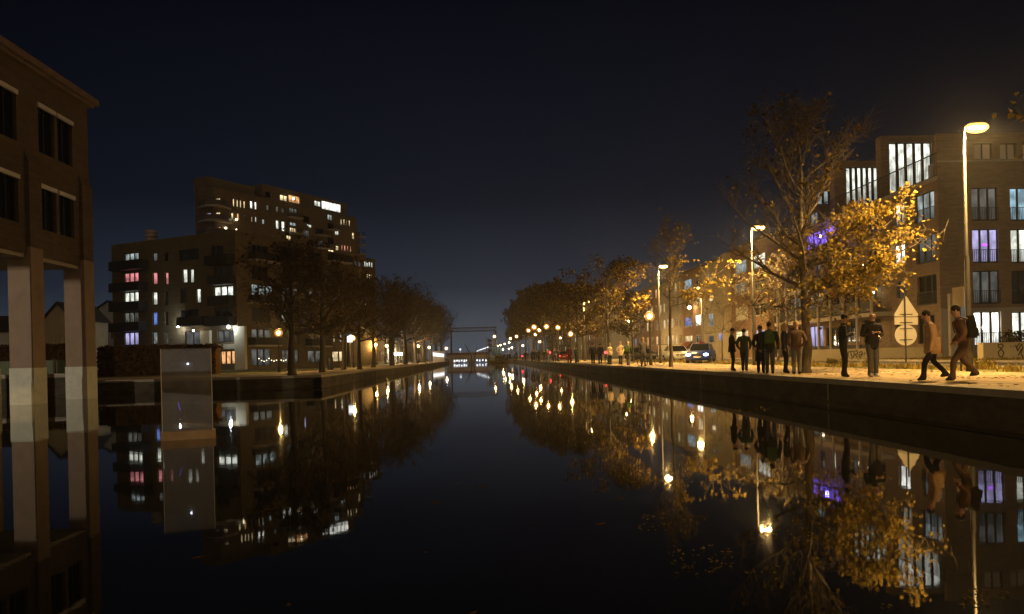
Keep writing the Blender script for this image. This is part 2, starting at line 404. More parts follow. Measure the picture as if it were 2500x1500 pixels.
# ------------------------------------------------------------ facades and windows
def facade(T, u0, u1, z0, z1, ops, th=.25, ends=(1, 1), mb=None, mi=0):
    mb = mb or MB()
    us = sorted({u0, u1, *[o[0] for o in ops], *[o[1] for o in ops]}); zs = sorted({z0, z1, *[o[2] for o in ops], *[o[3] for o in ops]})
    us = [u for u in us if u0 <= u <= u1]; zs = [z for z in zs if z0 <= z <= z1]
    for i in range(len(us) - 1):
        j = 0
        while j < len(zs) - 1:
            um = (us[i] + us[i + 1]) / 2
            def hole(j): zm = (zs[j] + zs[j + 1]) / 2; return any(o[0] < um < o[1] and o[2] < zm < o[3] for o in ops)
            if hole(j): j += 1; continue
            k = j
            while k + 1 < len(zs) - 1 and not hole(k + 1): k += 1
            mb.face([T(us[i], 0, zs[j]), T(us[i + 1], 0, zs[j]), T(us[i + 1], 0, zs[k + 1]), T(us[i], 0, zs[k + 1])], mi); j = k + 1
    for a, b_, c, d in [o[:4] for o in ops]:
        mb.face([T(a, 0, c), T(a, th, c), T(a, th, d), T(a, 0, d)], mi); mb.face([T(b_, 0, c), T(b_, 0, d), T(b_, th, d), T(b_, th, c)], mi)
        mb.face([T(a, 0, c), T(b_, 0, c), T(b_, th, c), T(a, th, c)], mi); mb.face([T(a, 0, d), T(a, th, d), T(b_, th, d), T(b_, 0, d)], mi)
    if ends[0]: mb.face([T(u0, 0, z0), T(u0, 0, z1), T(u0, th, z1), T(u0, th, z0)], mi)
    if ends[1]: mb.face([T(u1, 0, z0), T(u1, th, z0), T(u1, th, z1), T(u1, 0, z1)], mi)
    mb.face([T(u0, 0, z1), T(u1, 0, z1), T(u1, th, z1), T(u0, th, z1)], mi)
    return mb
def win(par, T, r, kind='dark', n=2, fm=None, fw=.07, dep=.13, transom=None, rail=False, blind=0, gap=None, sl=False):
    u0, u1, z0, z1 = r; fm = fm or framd; m = MB(); d0, d1 = dep, dep + .06; w_ = fw
    m.box(u0, u0 + w_, d0, d1, z0, z1, T); m.box(u1 - w_, u1, d0, d1, z0, z1, T)
    m.box(u0 + w_, u1 - w_, d0, d1, z0, z0 + w_, T); m.box(u0 + w_, u1 - w_, d0, d1, z1 - w_, z1, T)
    g_ = gap or w_
    for i in range(1, n):
        c = u0 + (u1 - u0) * i / n; m.box(c - g_ / 2, c + g_ / 2, d0 + .004, d1, z0 + w_, z1 - w_, T)
    if transom: zt = z0 + (z1 - z0) * transom; m.box(u0 + w_, u1 - w_, d0 + .01, d1 - .006, zt - .035, zt + .035, T)
    o = m.build('window', fm, par)
    p = MB(); p.face([T(u0 + .02, d0 + .05, z0 + .02), T(u1 - .02, d0 + .05, z0 + .02), T(u1 - .02, d0 + .05, z1 - .02), T(u0 + .02, d0 + .05, z1 - .02)])
    p.build('pane', P[kind], o)
    if blind:
        q = MB(); q.box(u0 - .06, u1 + .06, -.07, .05, z1 - blind, z1 + .02, T); q.build('blind', blindm, o)
    if sl:
        q = MB(); q.box(u0 - .05, u1 + .05, -.08, -.002, z0 - .09, z0 - .003, T); q.build('sill', slabm, o)
    if rail:
        q = MB(); zt = z0 + 1.0
        q.box(u0, u1, -.05, -.01, zt - .04, zt, T); q.box(u0, u1, -.05, -.01, z0 + .05, z0 + .09, T)
        k = max(3, int((u1 - u0) / .13))
        for i in range(k + 1):
            c = u0 + (u1 - u0) * i / k; q.box(c - .012, c + .012, -.045, -.015, z0 + .05, zt - .02, T)
        q.build('railing', darkm, o)
    return o
def sill(mb, T, r, o=.08):
    return
def sill_(mb, T, r, o=.08): mb.box(r[0] - .05, r[1] + .05, -o, .0, r[2] - .09, r[2] - .003, T)
def balcony(par, T, u0, u1, z, dep=1.4, solid=None, h=1.0, slab=None, thick=.2):
    m = MB(); m.box(u0, u1, -dep, -.003, z - thick, z, T); o = m.build('balcony', slab or slabm, par)
    q = MB()
    if solid:
        q.box(u0 + .02, u1 - .02, -dep + .01, -dep + .06, z + .003, z + h, T); q.box(u0 + .02, u0 + .07, -dep + .07, -.004, z + .003, z + h, T); q.box(u1 - .07, u1 - .02, -dep + .07, -.004, z + .003, z + h, T)
        q.build('balustrade', solid, o)
    else:
        q.box(u0 + .02, u1 - .02, -dep + .02, -dep + .06, z + h - .05, z + h, T)
        q.box(u0 + .02, u0 + .06, -dep + .07, -.004, z + h - .05, z + h, T); q.box(u1 - .06, u1 - .02, -dep + .07, -.004, z + h - .05, z + h, T)
        k = int((u1 - u0) / .16)
        for i in range(k + 1):
            c = u0 + .03 + (u1 - u0 - .06) * i / k; q.box(c - .012, c + .012, -dep + .03, -dep + .05, z, z + h - .05, T)
        q.build('balustrade', darkm, o)
    return o
def within(rs, lo, hi):
    return [r for r in rs if r[0] > lo + .02 and r[1] < hi - .02]

# ---- brick office building standing on columns in the water (left)
ofx = -19.7
B = thing('office_building', 'brick office building raised on tall columns that stand in the water at far left', 'building', (ofx, 39.3, 0))
T = FT(ofx, 39.3, 0, 1)
mod = 4.45; ops = []
for bi in range(5):
    a = -.95 - mod * bi
    for (p0, p1) in ((-3.35, -2.05), (-1.8, -.52)):
        for (z0, z1) in ((7.85, 9.9), (11.35, 13.55)): ops.append((a + p0, a + p1, z0, z1))
wl = facade(T, -24, 0, 6.6, 14.75, ops, .3, (1, 1))
wl.box(-24, -.01, .3, 14, 6.6, 14.74, T)
wl.build('wall', brickoffice, B)
for i, r in enumerate(ops):
    if r[1] < -13.6: continue
    win(B, T, r, 'dark', 2, framd, .06, .14, transom=None, blind=.17)
m = MB(); m.box(-24.3, .35, -.45, 14.3, 14.9, 15.2, T); m.box(-24.15, .2, -.25, 14.1, 14.76, 14.9, T); m.build('roof', mat('roof_trim', (.22, .16, .12), .7, .2, 2), B)
for bi in range(6):
    a = -.95 - mod * bi; m = MB()
    m.box(a, a + .95, -.16, -.003, 6.9, 10.6, T); m.prism([(-.16, 10.6), (-.003, 10.6), (-.003, 11.1)], a, a + .95, lambda x, y, z: T(y, x, z))
    m.build('pilaster', brickoffice, B)
m = MB()
for bi in range(5): m.box(-4.45 * (bi + 1) - .0 + .05, -4.45 * bi - 1.0, .1, 13.6, 6.42, 6.59, T)
m.build('soffit', soffit, B)
for row in (0, 1, 2):
    for bi in range(5):
        a = -.95 - mod * bi; d0 = 4.6 * row - (.16 if row == 0 else 0)
        if row and bi > 2: continue
        m = MB(); m.box(a, a + .95, d0, d0 + 1.0, 1.6, 6.59 if row else 6.895, T); c = m.build('column', colmat, B)
        m = MB(); m.box(a - .025, a + .975, d0 - .025, d0 + 1.025, -1, 1.6, T); m.build('column_base', colwhite, c)
# ---- apartment block, corner at C
u27 = Vector((.887, -.462)); v27 = Vector((.462, .887)); Cc = (-31.6, 100.0)
A = thing('apartment_block', 'long brown brick apartment block with dark balconies and lit windows behind the left bank trees', 'building', (Cc[0], Cc[1], QZ))
TA = FT(Cc[0], Cc[1], u27.x, u27.y); TB = FT(Cc[0], Cc[1], v27.x, v27.y)
topA = TA.uv(487, 572)[1]
uL = TA.uv(274, 700)[0]
rowsA = [(617, 638), (665, 695), (713, 745), (762, 795), (811, 841)]
WA = []
def addA(x0, x1, row, kind, n=1, y=None):
    y0, y1 = y or rowsA[row]; WA.append((TA.rect(x0, y0, x1, y1), kind, n))
for i, k in enumerate(('cool', 'pink', 'white', 'dimw', 'lilac')): addA(303, 338, i, k, 3, (rowsA[i][0] + 1, rowsA[i][1] + (2 if i > 0 else 0)))
for i, k in enumerate(('grey', 'pink', 'white', 'blue', 'cool')): addA(372, 384, i, k)
for i, k in enumerate(('dark', 'pink', 'dim', 'dim', 'dimw')): addA(402, 411, i, k)
addA(437, 486, 0, 'dark', 3, (608, 636))
addA(445, 457, 1, 'white', 1, (657, 691)); addA(463, 473, 1, 'white', 1, (657, 691))
addA(440, 455, 2, 'dark', 1, (705, 740)); addA(479, 490, 2, 'white', 1, (705, 740))
addA(440, 486, 3, 'dark', 3, (756, 790)); addA(452, 489, 4, 'grey', 2, (809, 843))
addA(515, 545, 0, 'dark', 2, (600, 632)); addA(522, 569, 1, 'dim', 3, (650, 685)); addA(522, 569, 2, 'white', 3, (699, 738))
addA(522, 569, 3, 'dark', 3, (750, 782)); addA(531, 572, 4, 'grey', 3, (806, 836)); addA(525, 575, 4, 'orange', 4, (857, 890))
addA(303, 338, 4, 'dark', 3, (855, 880)); addA(372, 384, 4, 'dark', 1, (858, 884)); addA(445, 486, 4, 'dark', 2, (858, 888))
opsA = [r for r, k, n in WA]
wl = facade(TA, uL, 0, QZ - .3, topA, opsA, .3, (1, 0)); wl.box(uL, -.31, .3, 12, QZ - .3, topA - .003, TA)
WBp = [(615, 696, 667, 735, 'cool', 3), (615, 804, 662, 840, 'dimw', 3), (615, 852, 662, 893, 'grey', 3), (615, 600, 655, 632, 'dark', 3),
       (615, 650, 655, 685, 'dark', 3), (615, 752, 660, 786, 'dim', 3), (690, 702, 728, 738, 'dimw', 2), (688, 757, 700, 787, 'white', 1), (706, 757, 716, 787, 'dimw', 1),
       (690, 650, 728, 688, 'dark', 2), (690, 606, 728, 636, 'dark', 2), (690, 806, 730, 840, 'dim', 2), (690, 854, 730, 888, 'dimw', 2),
       (738, 772, 744, 800, 'lilac', 1), (752, 708, 786, 742, 'dimw', 2), (752, 660, 786, 690, 'dark', 2), (752, 616, 786, 642, 'dark', 2),
       (752, 812, 790, 842, 'dim', 2), (752, 856, 790, 886, 'dimw', 2), (812, 618, 832, 642, 'dark', 2), (812, 664, 838, 690, 'dark', 2),
       (812, 712, 838, 738, 'dimw', 2), (814, 815, 820, 836, 'warm', 1), (830, 815, 836, 836, 'white', 1), (846, 812, 852, 834, 'bright', 1), (812, 858, 846, 884, 'warm', 2),
       (852, 626, 862, 644, 'dark', 1), (866, 637, 883, 651, 'dimw', 2), (890, 639, 912, 653, 'white', 4), (896, 670, 912, 683, 'warm', 3),
       (876, 728, 882, 742, 'white', 1), (891, 726, 898, 748, 'bright', 1), (866, 780, 880, 800, 'dimw', 2), (890, 760, 900, 776, 'dim', 1)]
WB = [(TB.rect(*q[:4]), q[4], q[5]) for q in WBp]
uR = TB.uv(919, 760)[0]
topB = topA - .6
WB = [w_ for w_ in WB if w_[0][0] > .3 and w_[0][1] < uR - .1 and w_[0][3] < topB - .2]
facade(TB, 0, uR, QZ - .3, topB, [r for r, k, n in WB], .3, (0, 1), wl); wl.box(.31, uR, .3, 12, QZ - .3, topB - .003, TB)
wl.build('wall', brB, A)
for r, k, n in WA: win(A, TA, r, k, n, framd, .09, .16, gap=.22)
for r, k, n in WB: win(A, TB, r, k, n, framd, .08, .16, gap=.3)
for i, y in enumerate((655, 708, 756, 806)):
    a, b_, z0, z1 = TA.rect(264, y - 18, 338, y, -1.5); balcony(A, TA, a, b_, z0, 1.5, dslab, 1.05, dslab)
for (x0, x1, y) in ((505, 580, 690), (505, 580, 740), (497, 590, 791), (497, 590, 640), (430, 492, 792)):
    a, b_, z0, z1 = TA.rect(x0, y - 18, x1, y, -1.3); balcony(A, TA, a, b_ if b_ < -.2 else -.2, z0, 1.3, dslab, 1.0, dslab)
for (x0, x1, y) in ((606, 672, 741), (606, 672, 843), (606, 672, 638), (684, 735, 690), (745, 795, 745), (800, 845, 640), (745, 795, 845)):
    a, b_, z0, z1 = TB.rect(x0, y - 18, x1, y); balcony(A, TB, a, b_, z0, 1.3, dslab, 1.0)
# pale lit entrance bay
m = MB()
for q in ((496, 808, 518, 899), (578, 797, 603, 899)):
    a, b_, z0, z1 = TA.rect(*q); m.box(a, b_, -.42, -.003, QZ, z1, TA)
a, b_, z0, z1 = TA.rect(518, 841, 578, 853); m.box(a, b_, -.12, -.003, z0, z1, TA)
m.build('entrance_bay', brC, A)
for (x, y, e) in ((449, 797, e_white), (487, 808, e_warmw), (572, 800, e_white)):
    u_, z_ = TA.uv(x, y); m = MB(); p_ = TA(u_, -1.0, z_); m.ball(p_, .16 if e == e_white else .10, 10, 6); o = m.build('wall_lamp', e, A)
    q = MB(); q.tube(TA(u_, 0, z_ + .3), TA(u_, -1.0, z_ + .25), .03); q.build('bracket', darkm, o)
a, b_, z0, z1 = TB.rect(612, 876, 684, 884)
m = MB()
for i in range(13):
    c = a + (b_ - a) * i / 12; m.ball(TB(c, -1.45, z1 - .45 * math.sin(math.pi * (i % 4) / 4) * .8), .055, 6, 4)
m.build('string_light', e_bulb, A)
# rooftop vent with three flared rings
p_ = TA(*[TA.uv(337, 589)[0], 2.2, 0]); zb = topA
m = MB(); m.lathe([(.5, 0), (.5, .3), (.85, .42), (.85, .62), (.55, .75), (.55, .85), (.88, .98), (.88, 1.2), (.55, 1.33), (.55, 1.45), (.85, 1.58), (.85, 1.78), (.6, 1.95), (.1, 2.0)], (p_.x, p_.y, zb - .02), 18)
m.build('roof_vent', mat('vent_metal', (.48, .40, .32), .5, .1, 3), A, True)

# ---- tower behind
Tc = (-52.8, 154.0)
Tw = thing('residential_tower', 'tall brick residential tower with rounded white balconies rising behind the apartment block', 'building', (Tc[0], Tc[1], QZ))
TT = FT(Tc[0], Tc[1], .535, .845); TL = FT(Tc[0], Tc[1], .9, -.436)
zpar = TT.uv(541, 461)[1]; zpen = TT.uv(541, 431)[1]
WT = []
for (x0, y0, x1, y1, k, n) in ((569, 485, 574, 505, 'warm', 1), (578, 487, 583, 506, 'warm', 1), (586, 489, 591, 508, 'warm', 1), (595, 491, 600, 509, 'warm', 1),
        (565, 520, 572, 535, 'warm', 1), (579, 521, 585, 538, 'orange', 1), (597, 524, 601, 540, 'dimw', 1), (611, 491, 618, 510, 'bright', 1), (622, 493, 628, 512, 'bright', 1),
        (614, 529, 618, 542, 'warm', 1), (623, 529, 628, 543, 'white', 1), (674, 504, 682, 518, 'dimw', 1), (688, 508, 696, 520, 'dimw', 1), (706, 508, 726, 521, 'dimw', 3),
        (674, 538, 682, 560, 'white', 1), (688, 541, 696, 565, 'bright', 1), (708, 543, 724, 552, 'cool', 2), (708, 556, 724, 569, 'warm', 3),
        (832, 534, 836, 549, 'warm', 1), (839, 535, 843, 550, 'warm', 1), (846, 537, 849, 551, 'warm', 1), (852, 538, 856, 553, 'warm', 1),
        (834, 598, 838, 612, 'pink', 1), (841, 599, 845, 613, 'orange', 1), (848, 600, 852, 614, 'pink', 1), (855, 601, 859, 615, 'orange', 1),
        (772, 620, 790, 630, 'bright', 2), (834, 630, 843, 640, 'white', 1), (770, 558, 790, 572, 'dark', 2), (770, 588, 790, 602, 'dimw', 2), (800, 545, 815, 560, 'dark', 2), (800, 580, 815, 596, 'dark', 2),
        (740, 528, 756, 545, 'dark', 2), (740, 562, 756, 578, 'dimw', 2), (860, 568, 866, 584, 'warm', 1), (650, 500, 658, 514, 'dimw', 1), (640, 535, 647, 548, 'cool', 1), (800, 524, 812, 538, 'cool', 2), (818, 560, 828, 574, 'white', 2), (820, 600, 828, 612, 'warm', 1), (750, 548, 762, 556, 'white', 2), (802, 610, 816, 622, 'warm', 2), (700, 575, 712, 588, 'warm', 2)):
    WT.append((TT.rect(x0, y0, x1, y1), k, n))
WT = [w_ for i, w_ in enumerate(WT) if not any(w_[0][0] < q[0][1] + .1 and w_[0][1] > q[0][0] - .1 and w_[0][2] < q[0][3] + .05 and w_[0][3] > q[0][2] - .05 for q in WT[:i])]
uTR = TT.uv(872, 600)[0]; zstep = TT.uv(845, 512)[1]
WT = [w_ for w_ in WT if w_[0][3] < zpar - .1 and w_[0][1] < uTR - .05]
wl = facade(TT, 0, uTR, QZ, zpar, [w_[0] for w_ in WT], .4, (0, 1)); wl.box(.41, uTR, .4, 6.2, QZ, zpar - .003, TT)
WL = [(TL.rect(x0, y0, x1, y1), k, n) for (x0, y0, x1, y1, k, n) in ((502, 487, 515, 497, 'dimw', 2), (502, 520, 515, 534, 'lilac', 1), (503, 556, 517, 567, 'lilac', 1), (525, 484, 537, 499, 'warm', 2), (525, 518, 537, 535, 'warm', 2), (525, 554, 538, 566, 'orange', 2))]
uLL = TL.uv(484, 520)[0]
facade(TL, uLL, 0, QZ, zpar, [w_[0] for w_ in WL], .4, (1, 0), wl)
wl.build('wall', brT, Tw)
for r, k, n in WT: win(Tw, TT, r, k, n, framd, .1, .2)
for r, k, n in WL: win(Tw, TL, r, k, n, framd, .1, .2)
# stepped side terraces to the right
a1 = TT.uv(884, 640)[0]; a2 = TT.uv(903, 660)[0]
m = MB(); m.box(uTR + .01, a1, .6, 6, QZ, TT.uv(878, 566)[1], TT); m.box(a1 + .01, a2, 1.2, 6, QZ, TT.uv(895, 620)[1], TT); m.build('stepped_wing', brT, Tw)
for y in (558, 580, 600, 622, 645):
    z_ = TT.uv(884, y)[1]; 
    if z_ < TT.uv(878, 566)[1]: balcony(Tw, TT, uTR + .2, a1 - .2, z_, 1.6, None, 1.0)
# penthouse with its windows
pu0, pu1 = TT.uv(552, 450)[0], TT.uv(640, 470)[0]; pd = 2.2
m = MB(); m.box(.1, TT.uv(640, 465)[0], pd, 6.1, zpar, zpen, TT); m.build('penthouse', brT, Tw)
ph = [(TT.rect(x0, y0, x1, y1, .9), k, n) for (x0, y0, x1, y1, k, n) in ((684, 477, 702, 491, 'warm', 2), (705, 478, 732, 496, 'orange', 3), (768, 491, 783, 504, 'white', 2), (786, 495, 832, 515, 'bright', 5), (648, 468, 660, 482, 'dark', 1))]
TP = FT(*(TT(0, .9, 0)[:2]), .535, .845)
zp2 = TT.uv(845, 497, .9)[1]
u_s = TT.uv(641, 470, .9)[0]; u_e = TT.uv(846, 505, .9)[0]
wl = facade(TP, u_s, u_e, zpar + .0, zp2, [w_[0] for w_ in ph if w_[0][3] < zp2 and w_[0][2] > zpar], .3, (1, 1)); wl.box(u_s, u_e, .3, 5.0, zpar, zp2 - .003, TP)
wl.build('penthouse', brT, Tw)
for r, k, n in ph:
    if r[3] < zp2 and r[2] > zpar: win(Tw, TP, r, k, n, framd, .08, .12, gap=.12)
    else: 
        h_ = min(r[3] - r[2], 1.9); r = (r[0], r[1], zpar + .35, min(zp2 - .2, zpar + .35 + h_)); win(Tw, TP, r, k, n, framd, .08, -.02, gap=.12)
# rounded balconies at the corner
for y in (505, 540, 573):
    z_ = TT.uv(541, y)[1]; m = MB(); pts = []
    for i in range(13):
        t_ = i / 12; a_ = t_ * math.pi
        if t_ < .5: p_ = TL(uLL * (1 - t_ * 2), -.2 - 1.3 * math.sin(a_), 0)
        else: p_ = TT((t_ - .5) * 2 * 4.2, -.2 - 1.3 * math.sin(a_), 0)
        pts.append(p_)
    base = [TL(uLL, .1, 0)] + pts + [TT(4.2, .1, 0)]
    k = len(base); m.v = [(p_.x, p_.y, z_) for p_ in base] + [(p_.x, p_.y, z_ - .32) for p_ in base]
    m.f = [tuple(range(k)), tuple(range(k, 2 * k))[::-1]] + [(i, k + i, k + (i + 1) % k, (i + 1) % k) for i in range(k)]; m.m = [0] * len(m.f)
    o = m.build('balcony', slabm, Tw)
    if y > 480:
        q = MB()
        for i in range(len(base) - 1):
            p_, p2 = base[i], base[i + 1]
            q.face([(p_.x, p_.y, z_ + .02), (p2.x, p2.y, z_ + .02), (p2.x, p2.y, z_ + 1.0), (p_.x, p_.y, z_ + 1.0)])
        q.build('balustrade', mat('balcony_panel', (.12, .10, .085), .4, .1, 2) if 'balcony_panel' not in MT else MT['balcony_panel'], o)
for (x, y, rr) in ((574, 537, .22), (548, 558, .24), (574, 561, .12), (713, 486, .25)):
    u_, z_ = TT.uv(x, y); m = MB(); m.ball(TT(u_, -.4, z_), rr, 10, 6); m.build('balcony_lamp', e_bulb, Tw)
for (x0, x1, y) in ((768, 795, 575), (768, 795, 606), (700, 730, 570), (700, 730, 532), (768, 795, 635), (798, 820, 562)):
    r = TT.rect(x0, y - 5, x1, y); balcony(Tw, TT, r[0], r[1], r[2], 1.5, None, 1.0)
# ------------------------------------------------------------ right bank buildings
RX, RY = 34.2, 55.0
R = thing('brick_apartment_building', 'large brick apartment building with tall french windows and rooftop terraces at right', 'building', (RX, RY, QZ))
TF = FT(RX, RY, 1, 0); TS = FT(RX, RY, 0, -1)
zroofF = TF.uv(2400, 325)[1]
colx = [(2372, 2436), (2466, 2530), (2560, 2624), (2654, 2718)]
rowF = [(458, 539), (559, 642), (661, 742), (761, 845)]
kF = [['grey', 'cyan', 'dimw', 'dark'], ['lilac', 'white', 'dark', 'warm'], ['grey', 'dark', 'dimw', 'dark'], ['bright', 'white', 'dark', 'dimw']]
WF = []
for i, (y0, y1) in enumerate(rowF):
    for j, (x0, x1) in enumerate(colx): WF.append((TF.rect(x0 + 2 * i, y0, x1 + 3 * i, y1), kF[i][j], 3, True))
for (x0, x1) in ((2378, 2423), (2441, 2482), (2497, 2540), (2570, 2612)): WF.append((TF.rect(x0, 349, x1, 390), 'panel', 2, False))
uFR = 24.0
zter = TS.uv(2280, 392)[1]; zter = 14.2
zg = 4.35
wl = facade(TF, 0, uFR, zg, zter, [w_[0] for w_ in WF if w_[0][3] < zter and w_[0][2] > zg], .35, (0, 1)); facade(TF, 0, uFR, QZ, zg, [w_[0] for w_ in WF if w_[0][3] < zg], .35, (0, 1), wl, 1); wl.box(.36, uFR, .35, 14, QZ, zter - .003, TF)
facade(TF, 0, uFR, zter, zroofF, [w_[0] for w_ in WF if w_[0][3] > zter], .35, (1, 1), wl); wl.box(5.2, uFR, .35, 14, zter + .004, zroofF - .003, TF); wl.box(.01, 5.2, .26, .349, zter + .004, zroofF - .01, TF)
Ls = -30.0          # canal-side wing reaches 30 m back along the canal
WSp = [(2233, 471, 2281, 542, 'cool', 3, 1), (2238, 573, 2285, 643, 'grey', 3, 1), (2240, 672, 2287, 745, 'dark', 3, 1), (2240, 770, 2282, 840, 'dark', 2, 0),
       (2181, 497, 2208, 551, 'white', 2, 1), (2181, 597, 2209, 653, 'bright', 2, 0), (2190, 686, 2212, 728, 'dimw', 2, 1), (2186, 775, 2210, 835, 'dark', 2, 0),
       (2120, 520, 2150, 566, 'dimw', 2, 1), (2120, 610, 2150, 660, 'dark', 2, 1), (2112, 700, 2150, 742, 'dimw', 3, 0), (2108, 780, 2150, 836, 'dark', 3, 0),
       (2066, 620, 2090, 664, 'dimw', 2, 0), (2060, 712, 2098, 752, 'dark', 3, 0), (2060, 784, 2098, 836, 'dark', 3, 0),
       (1974, 520, 1996, 552, 'cool', 2, 0), (1992, 640, 2004, 680, 'dimw', 1, 0), (2016, 640, 2029, 678, 'white', 1, 0), (1974, 718, 2008, 764, 'dimw', 2, 0), (2014, 716, 2050, 760, 'dark', 3, 0),
       (1974, 796, 2010, 850, 'lilac', 3, 0), (2016, 800, 2050, 848, 'dark', 3, 0), (1930, 650, 1950, 690, 'dark', 1, 0), (1925, 728, 1955, 768, 'dimw', 2, 0), (1925, 800, 1955, 848, 'dark', 2, 0)]
WS = []
for q in WSp: WS.append((TS.rect(*q[:4]), q[4], q[5], q[6]))
WS.append((TS.rect(1966, 562, 2036, 604), 'purple', 4, 0));  # purple lamplight on the terrace wall, painted as a glowing pane
WS = [w_ for w_ in WS if w_[0][0] > Ls + .2 and w_[0][1] < -.15 and w_[0][2] > QZ + .05]
facade(TS, Ls, 0, QZ, zter, [w_[0] for w_ in WS], .35, (1, 0), wl); wl.box(Ls, -.36, .35, 14, QZ, zter - .003, TS)
wl.build('wall', [brR, brW], R)
for r, k, n, rl in WF: win(R, TF, r, k, n, framd, .08, .16, rail=rl, gap=.16 if rl else .1)
for r, k, n, rl in WS: win(R, TS, r, k, n, framd, .08, .16, rail=bool(rl), gap=.14)
# window bands and pale plinth of the ground floor
m = MB(); r = TF.rect(2300, 752, 2372, 760); m.box(-.03, uFR, -.04, -.003, TF.uv(2400, 757)[1] - .12, TF.uv(2400, 757)[1], TF); m.box(-.03, uFR, -.05, -.003, TF.uv(2400, 395)[1], TF.uv(2400, 395)[1] + .12, TF)
m.box(Ls, .0, -.05, -.003, zter - .25, zter + .05, TS); m.build('string_course', brW, R)
# beams and columns of the gallery in front of the canal wing
m = MB(); zb1 = TS.uv(2100, 766, -1.6)[1]; zb2 = TS.uv(2087, 679, -1.6)[1]; gy0, gy1 = Ls + .5, -6.5
m.box(gy0, gy1, -1.6, -.003, zb1 - .35, zb1, TS); m.box(gy0, gy1, -1.6, -.003, zb2 - .38, zb2, TS); m.build('gallery_slab', slabm, R)
n_ = 9
for i in range(n_ + 1):
    c = gy0 + .1 + (gy1 - gy0 - .45) * i / n_
    m = MB(); m.box(c, c + .2, -1.75, -1.601, QZ, zb2 - .02 if i % 2 else zb2 + 3.1, TS); m.build('gallery_column', brW, R)
for i in range(n_):
    c = gy0 + .35 + (gy1 - gy0 - .45) * i / n_; w_ = (gy1 - gy0 - .45) / n_ - .3
    for z_ in (QZ, zb1):
        m = MB(); m.box(c, c + w_, -1.58, -1.53, z_ + .1, z_ + 1.1, TS); m.build('balustrade', dslab, R)
# terrace rail
m = MB()
m.box(Ls, .0, -.03, .02, zter + 1.72, zter + 1.80, TS); m.box(Ls, .0, -.03, .02, zter + .08, zter + .12, TS)
for i in range(150): c = Ls + .1 + i * (-Ls - .2) / 149; m.box(c - .012, c + .012, -.02, .005, zter + .05, zter + 1.74, TS)
m.build('terrace_railing', darkm, R)
# penthouse volumes set on the terrace, windows facing the camera
def pent(xl, xr, ytop, Yf, wx0, wx1, wy0, wy1, n, kind, dpt):
    Tq = FT(atY(xl, 600, Yf).x, Yf, 1, 0); wdt = Tq.uv(xr, (ytop + 420) / 2)[0]; zt = Tq.uv((xl + xr) / 2, ytop)[1]
    r = Tq.rect(wx0, wy0, wx1, wy1); r = (max(r[0], .1), min(r[1], wdt - .1), max(r[2], zter + .1), r[3])
    wl = facade(Tq, 0, wdt, zter + .003, zt, [r], .3, (1, 1)); wl.box(0, wdt, .3, dpt, zter + .003, zt - .003, Tq); o = wl.build('penthouse', brR, R)
    w_ = win(R, Tq, r, kind, n, framd, .09, .14, gap=.26)
pent(2157, 2296, 331, 64.5, 2172, 2276, 348, 500, 5, 'white', .9)
pent(2040, 2150, 393, 71.5, 2066, 2146, 408, 500, 6, 'white', .9)
pent(1990, 2060, 445, 80.0, 1996, 2040, 465, 500, 3, 'cool', .9)
# blue and purple terrace lamps, gallery bulbs
for (x, y, e, rr, dd) in ((2004, 577, e_blue, .16, -.9), (2002, 721, e_bulb, .12, -.8), (2131, 714, e_bulb, .14, -.8), (2086, 655, e_bulb, .07, -.8), (2108, 647, e_bulb, .06, -.8)):
    u_, z_ = TS.uv(x, y, dd); m = MB(); m.ball(TS(u_, dd, z_), rr, 10, 6); m.build('terrace_lamp', e, R)
u_, z_ = TF.uv(2405, 598, -.05); m = MB(); m.ball(TF(u_, -.0, z_), .22, 10, 6, (1, .3, .5)); m.build('window_lamp', emit('violet_lamp', (.45, .08, 1.0), 2.2), R)
for (x, y) in ((2388, 800), (2405, 800), (2433, 790), (2480, 790)):
    u_, z_ = TF.uv(x, y, 0); m = MB(); m.ball(TF(u_, .08, z_), .16, 8, 6); m.build('room_lamp', e_bulb, R)
# planter on the top terrace
p_ = TS(TS.uv(2265, 400)[0], .8, zter); m = MB(); m.lathe([(.28, 0), (.42, .9), (.38, .95)], (p_.x, p_.y, zter + .01), 12); pl = m.build('planter', MT['terrace_brown_brick'], R, True)

# ---- terrace row along the street
TRX = 32.0
def trow(name, label, Y0, Y1, wm_, ztop, wins, group=None, fm=None, extra=None):
    Tq = FT(TRX, Y0, 0, -1); w0 = -(Y1 - Y0)
    o = thing(name, label, 'building', (TRX, Y0, QZ), group=group)
    ws = [w_ for w_ in wins(Tq, w0) if w_[0][0] > w0 + .1 and w_[0][1] < -.1]
    wl = facade(Tq, w0, 0, QZ, ztop, [w_[0] for w_ in ws], .25, (1, 1)); wl.box(w0, 0, .25, 11, QZ, ztop - .003, Tq); wl.build('wall', wm_, o)
    s_ = MB()
    for r, k, n in ws:
        win(o, Tq, r, k, n, fm or framw, .1, .07, transom=.72 if n > 1 else None, sl=True)
    m = MB(); m.box(w0 - .02, .02, -.25, 11.2, ztop, ztop + .3, Tq); m.build('roof', mat('roof_edge_' + name + label[:9], (.12, .10, .08), .8, .2, 2), o)
    if extra: extra(o, Tq, w0)
    return o, Tq
def pxw(lst): return lambda Tq, w0: [(Tq.rect(*q[:4]), q[4], q[5]) for q in lst]
rng = random.Random(7)
zr = (3.0, 5.8, 8.65, 11.5)
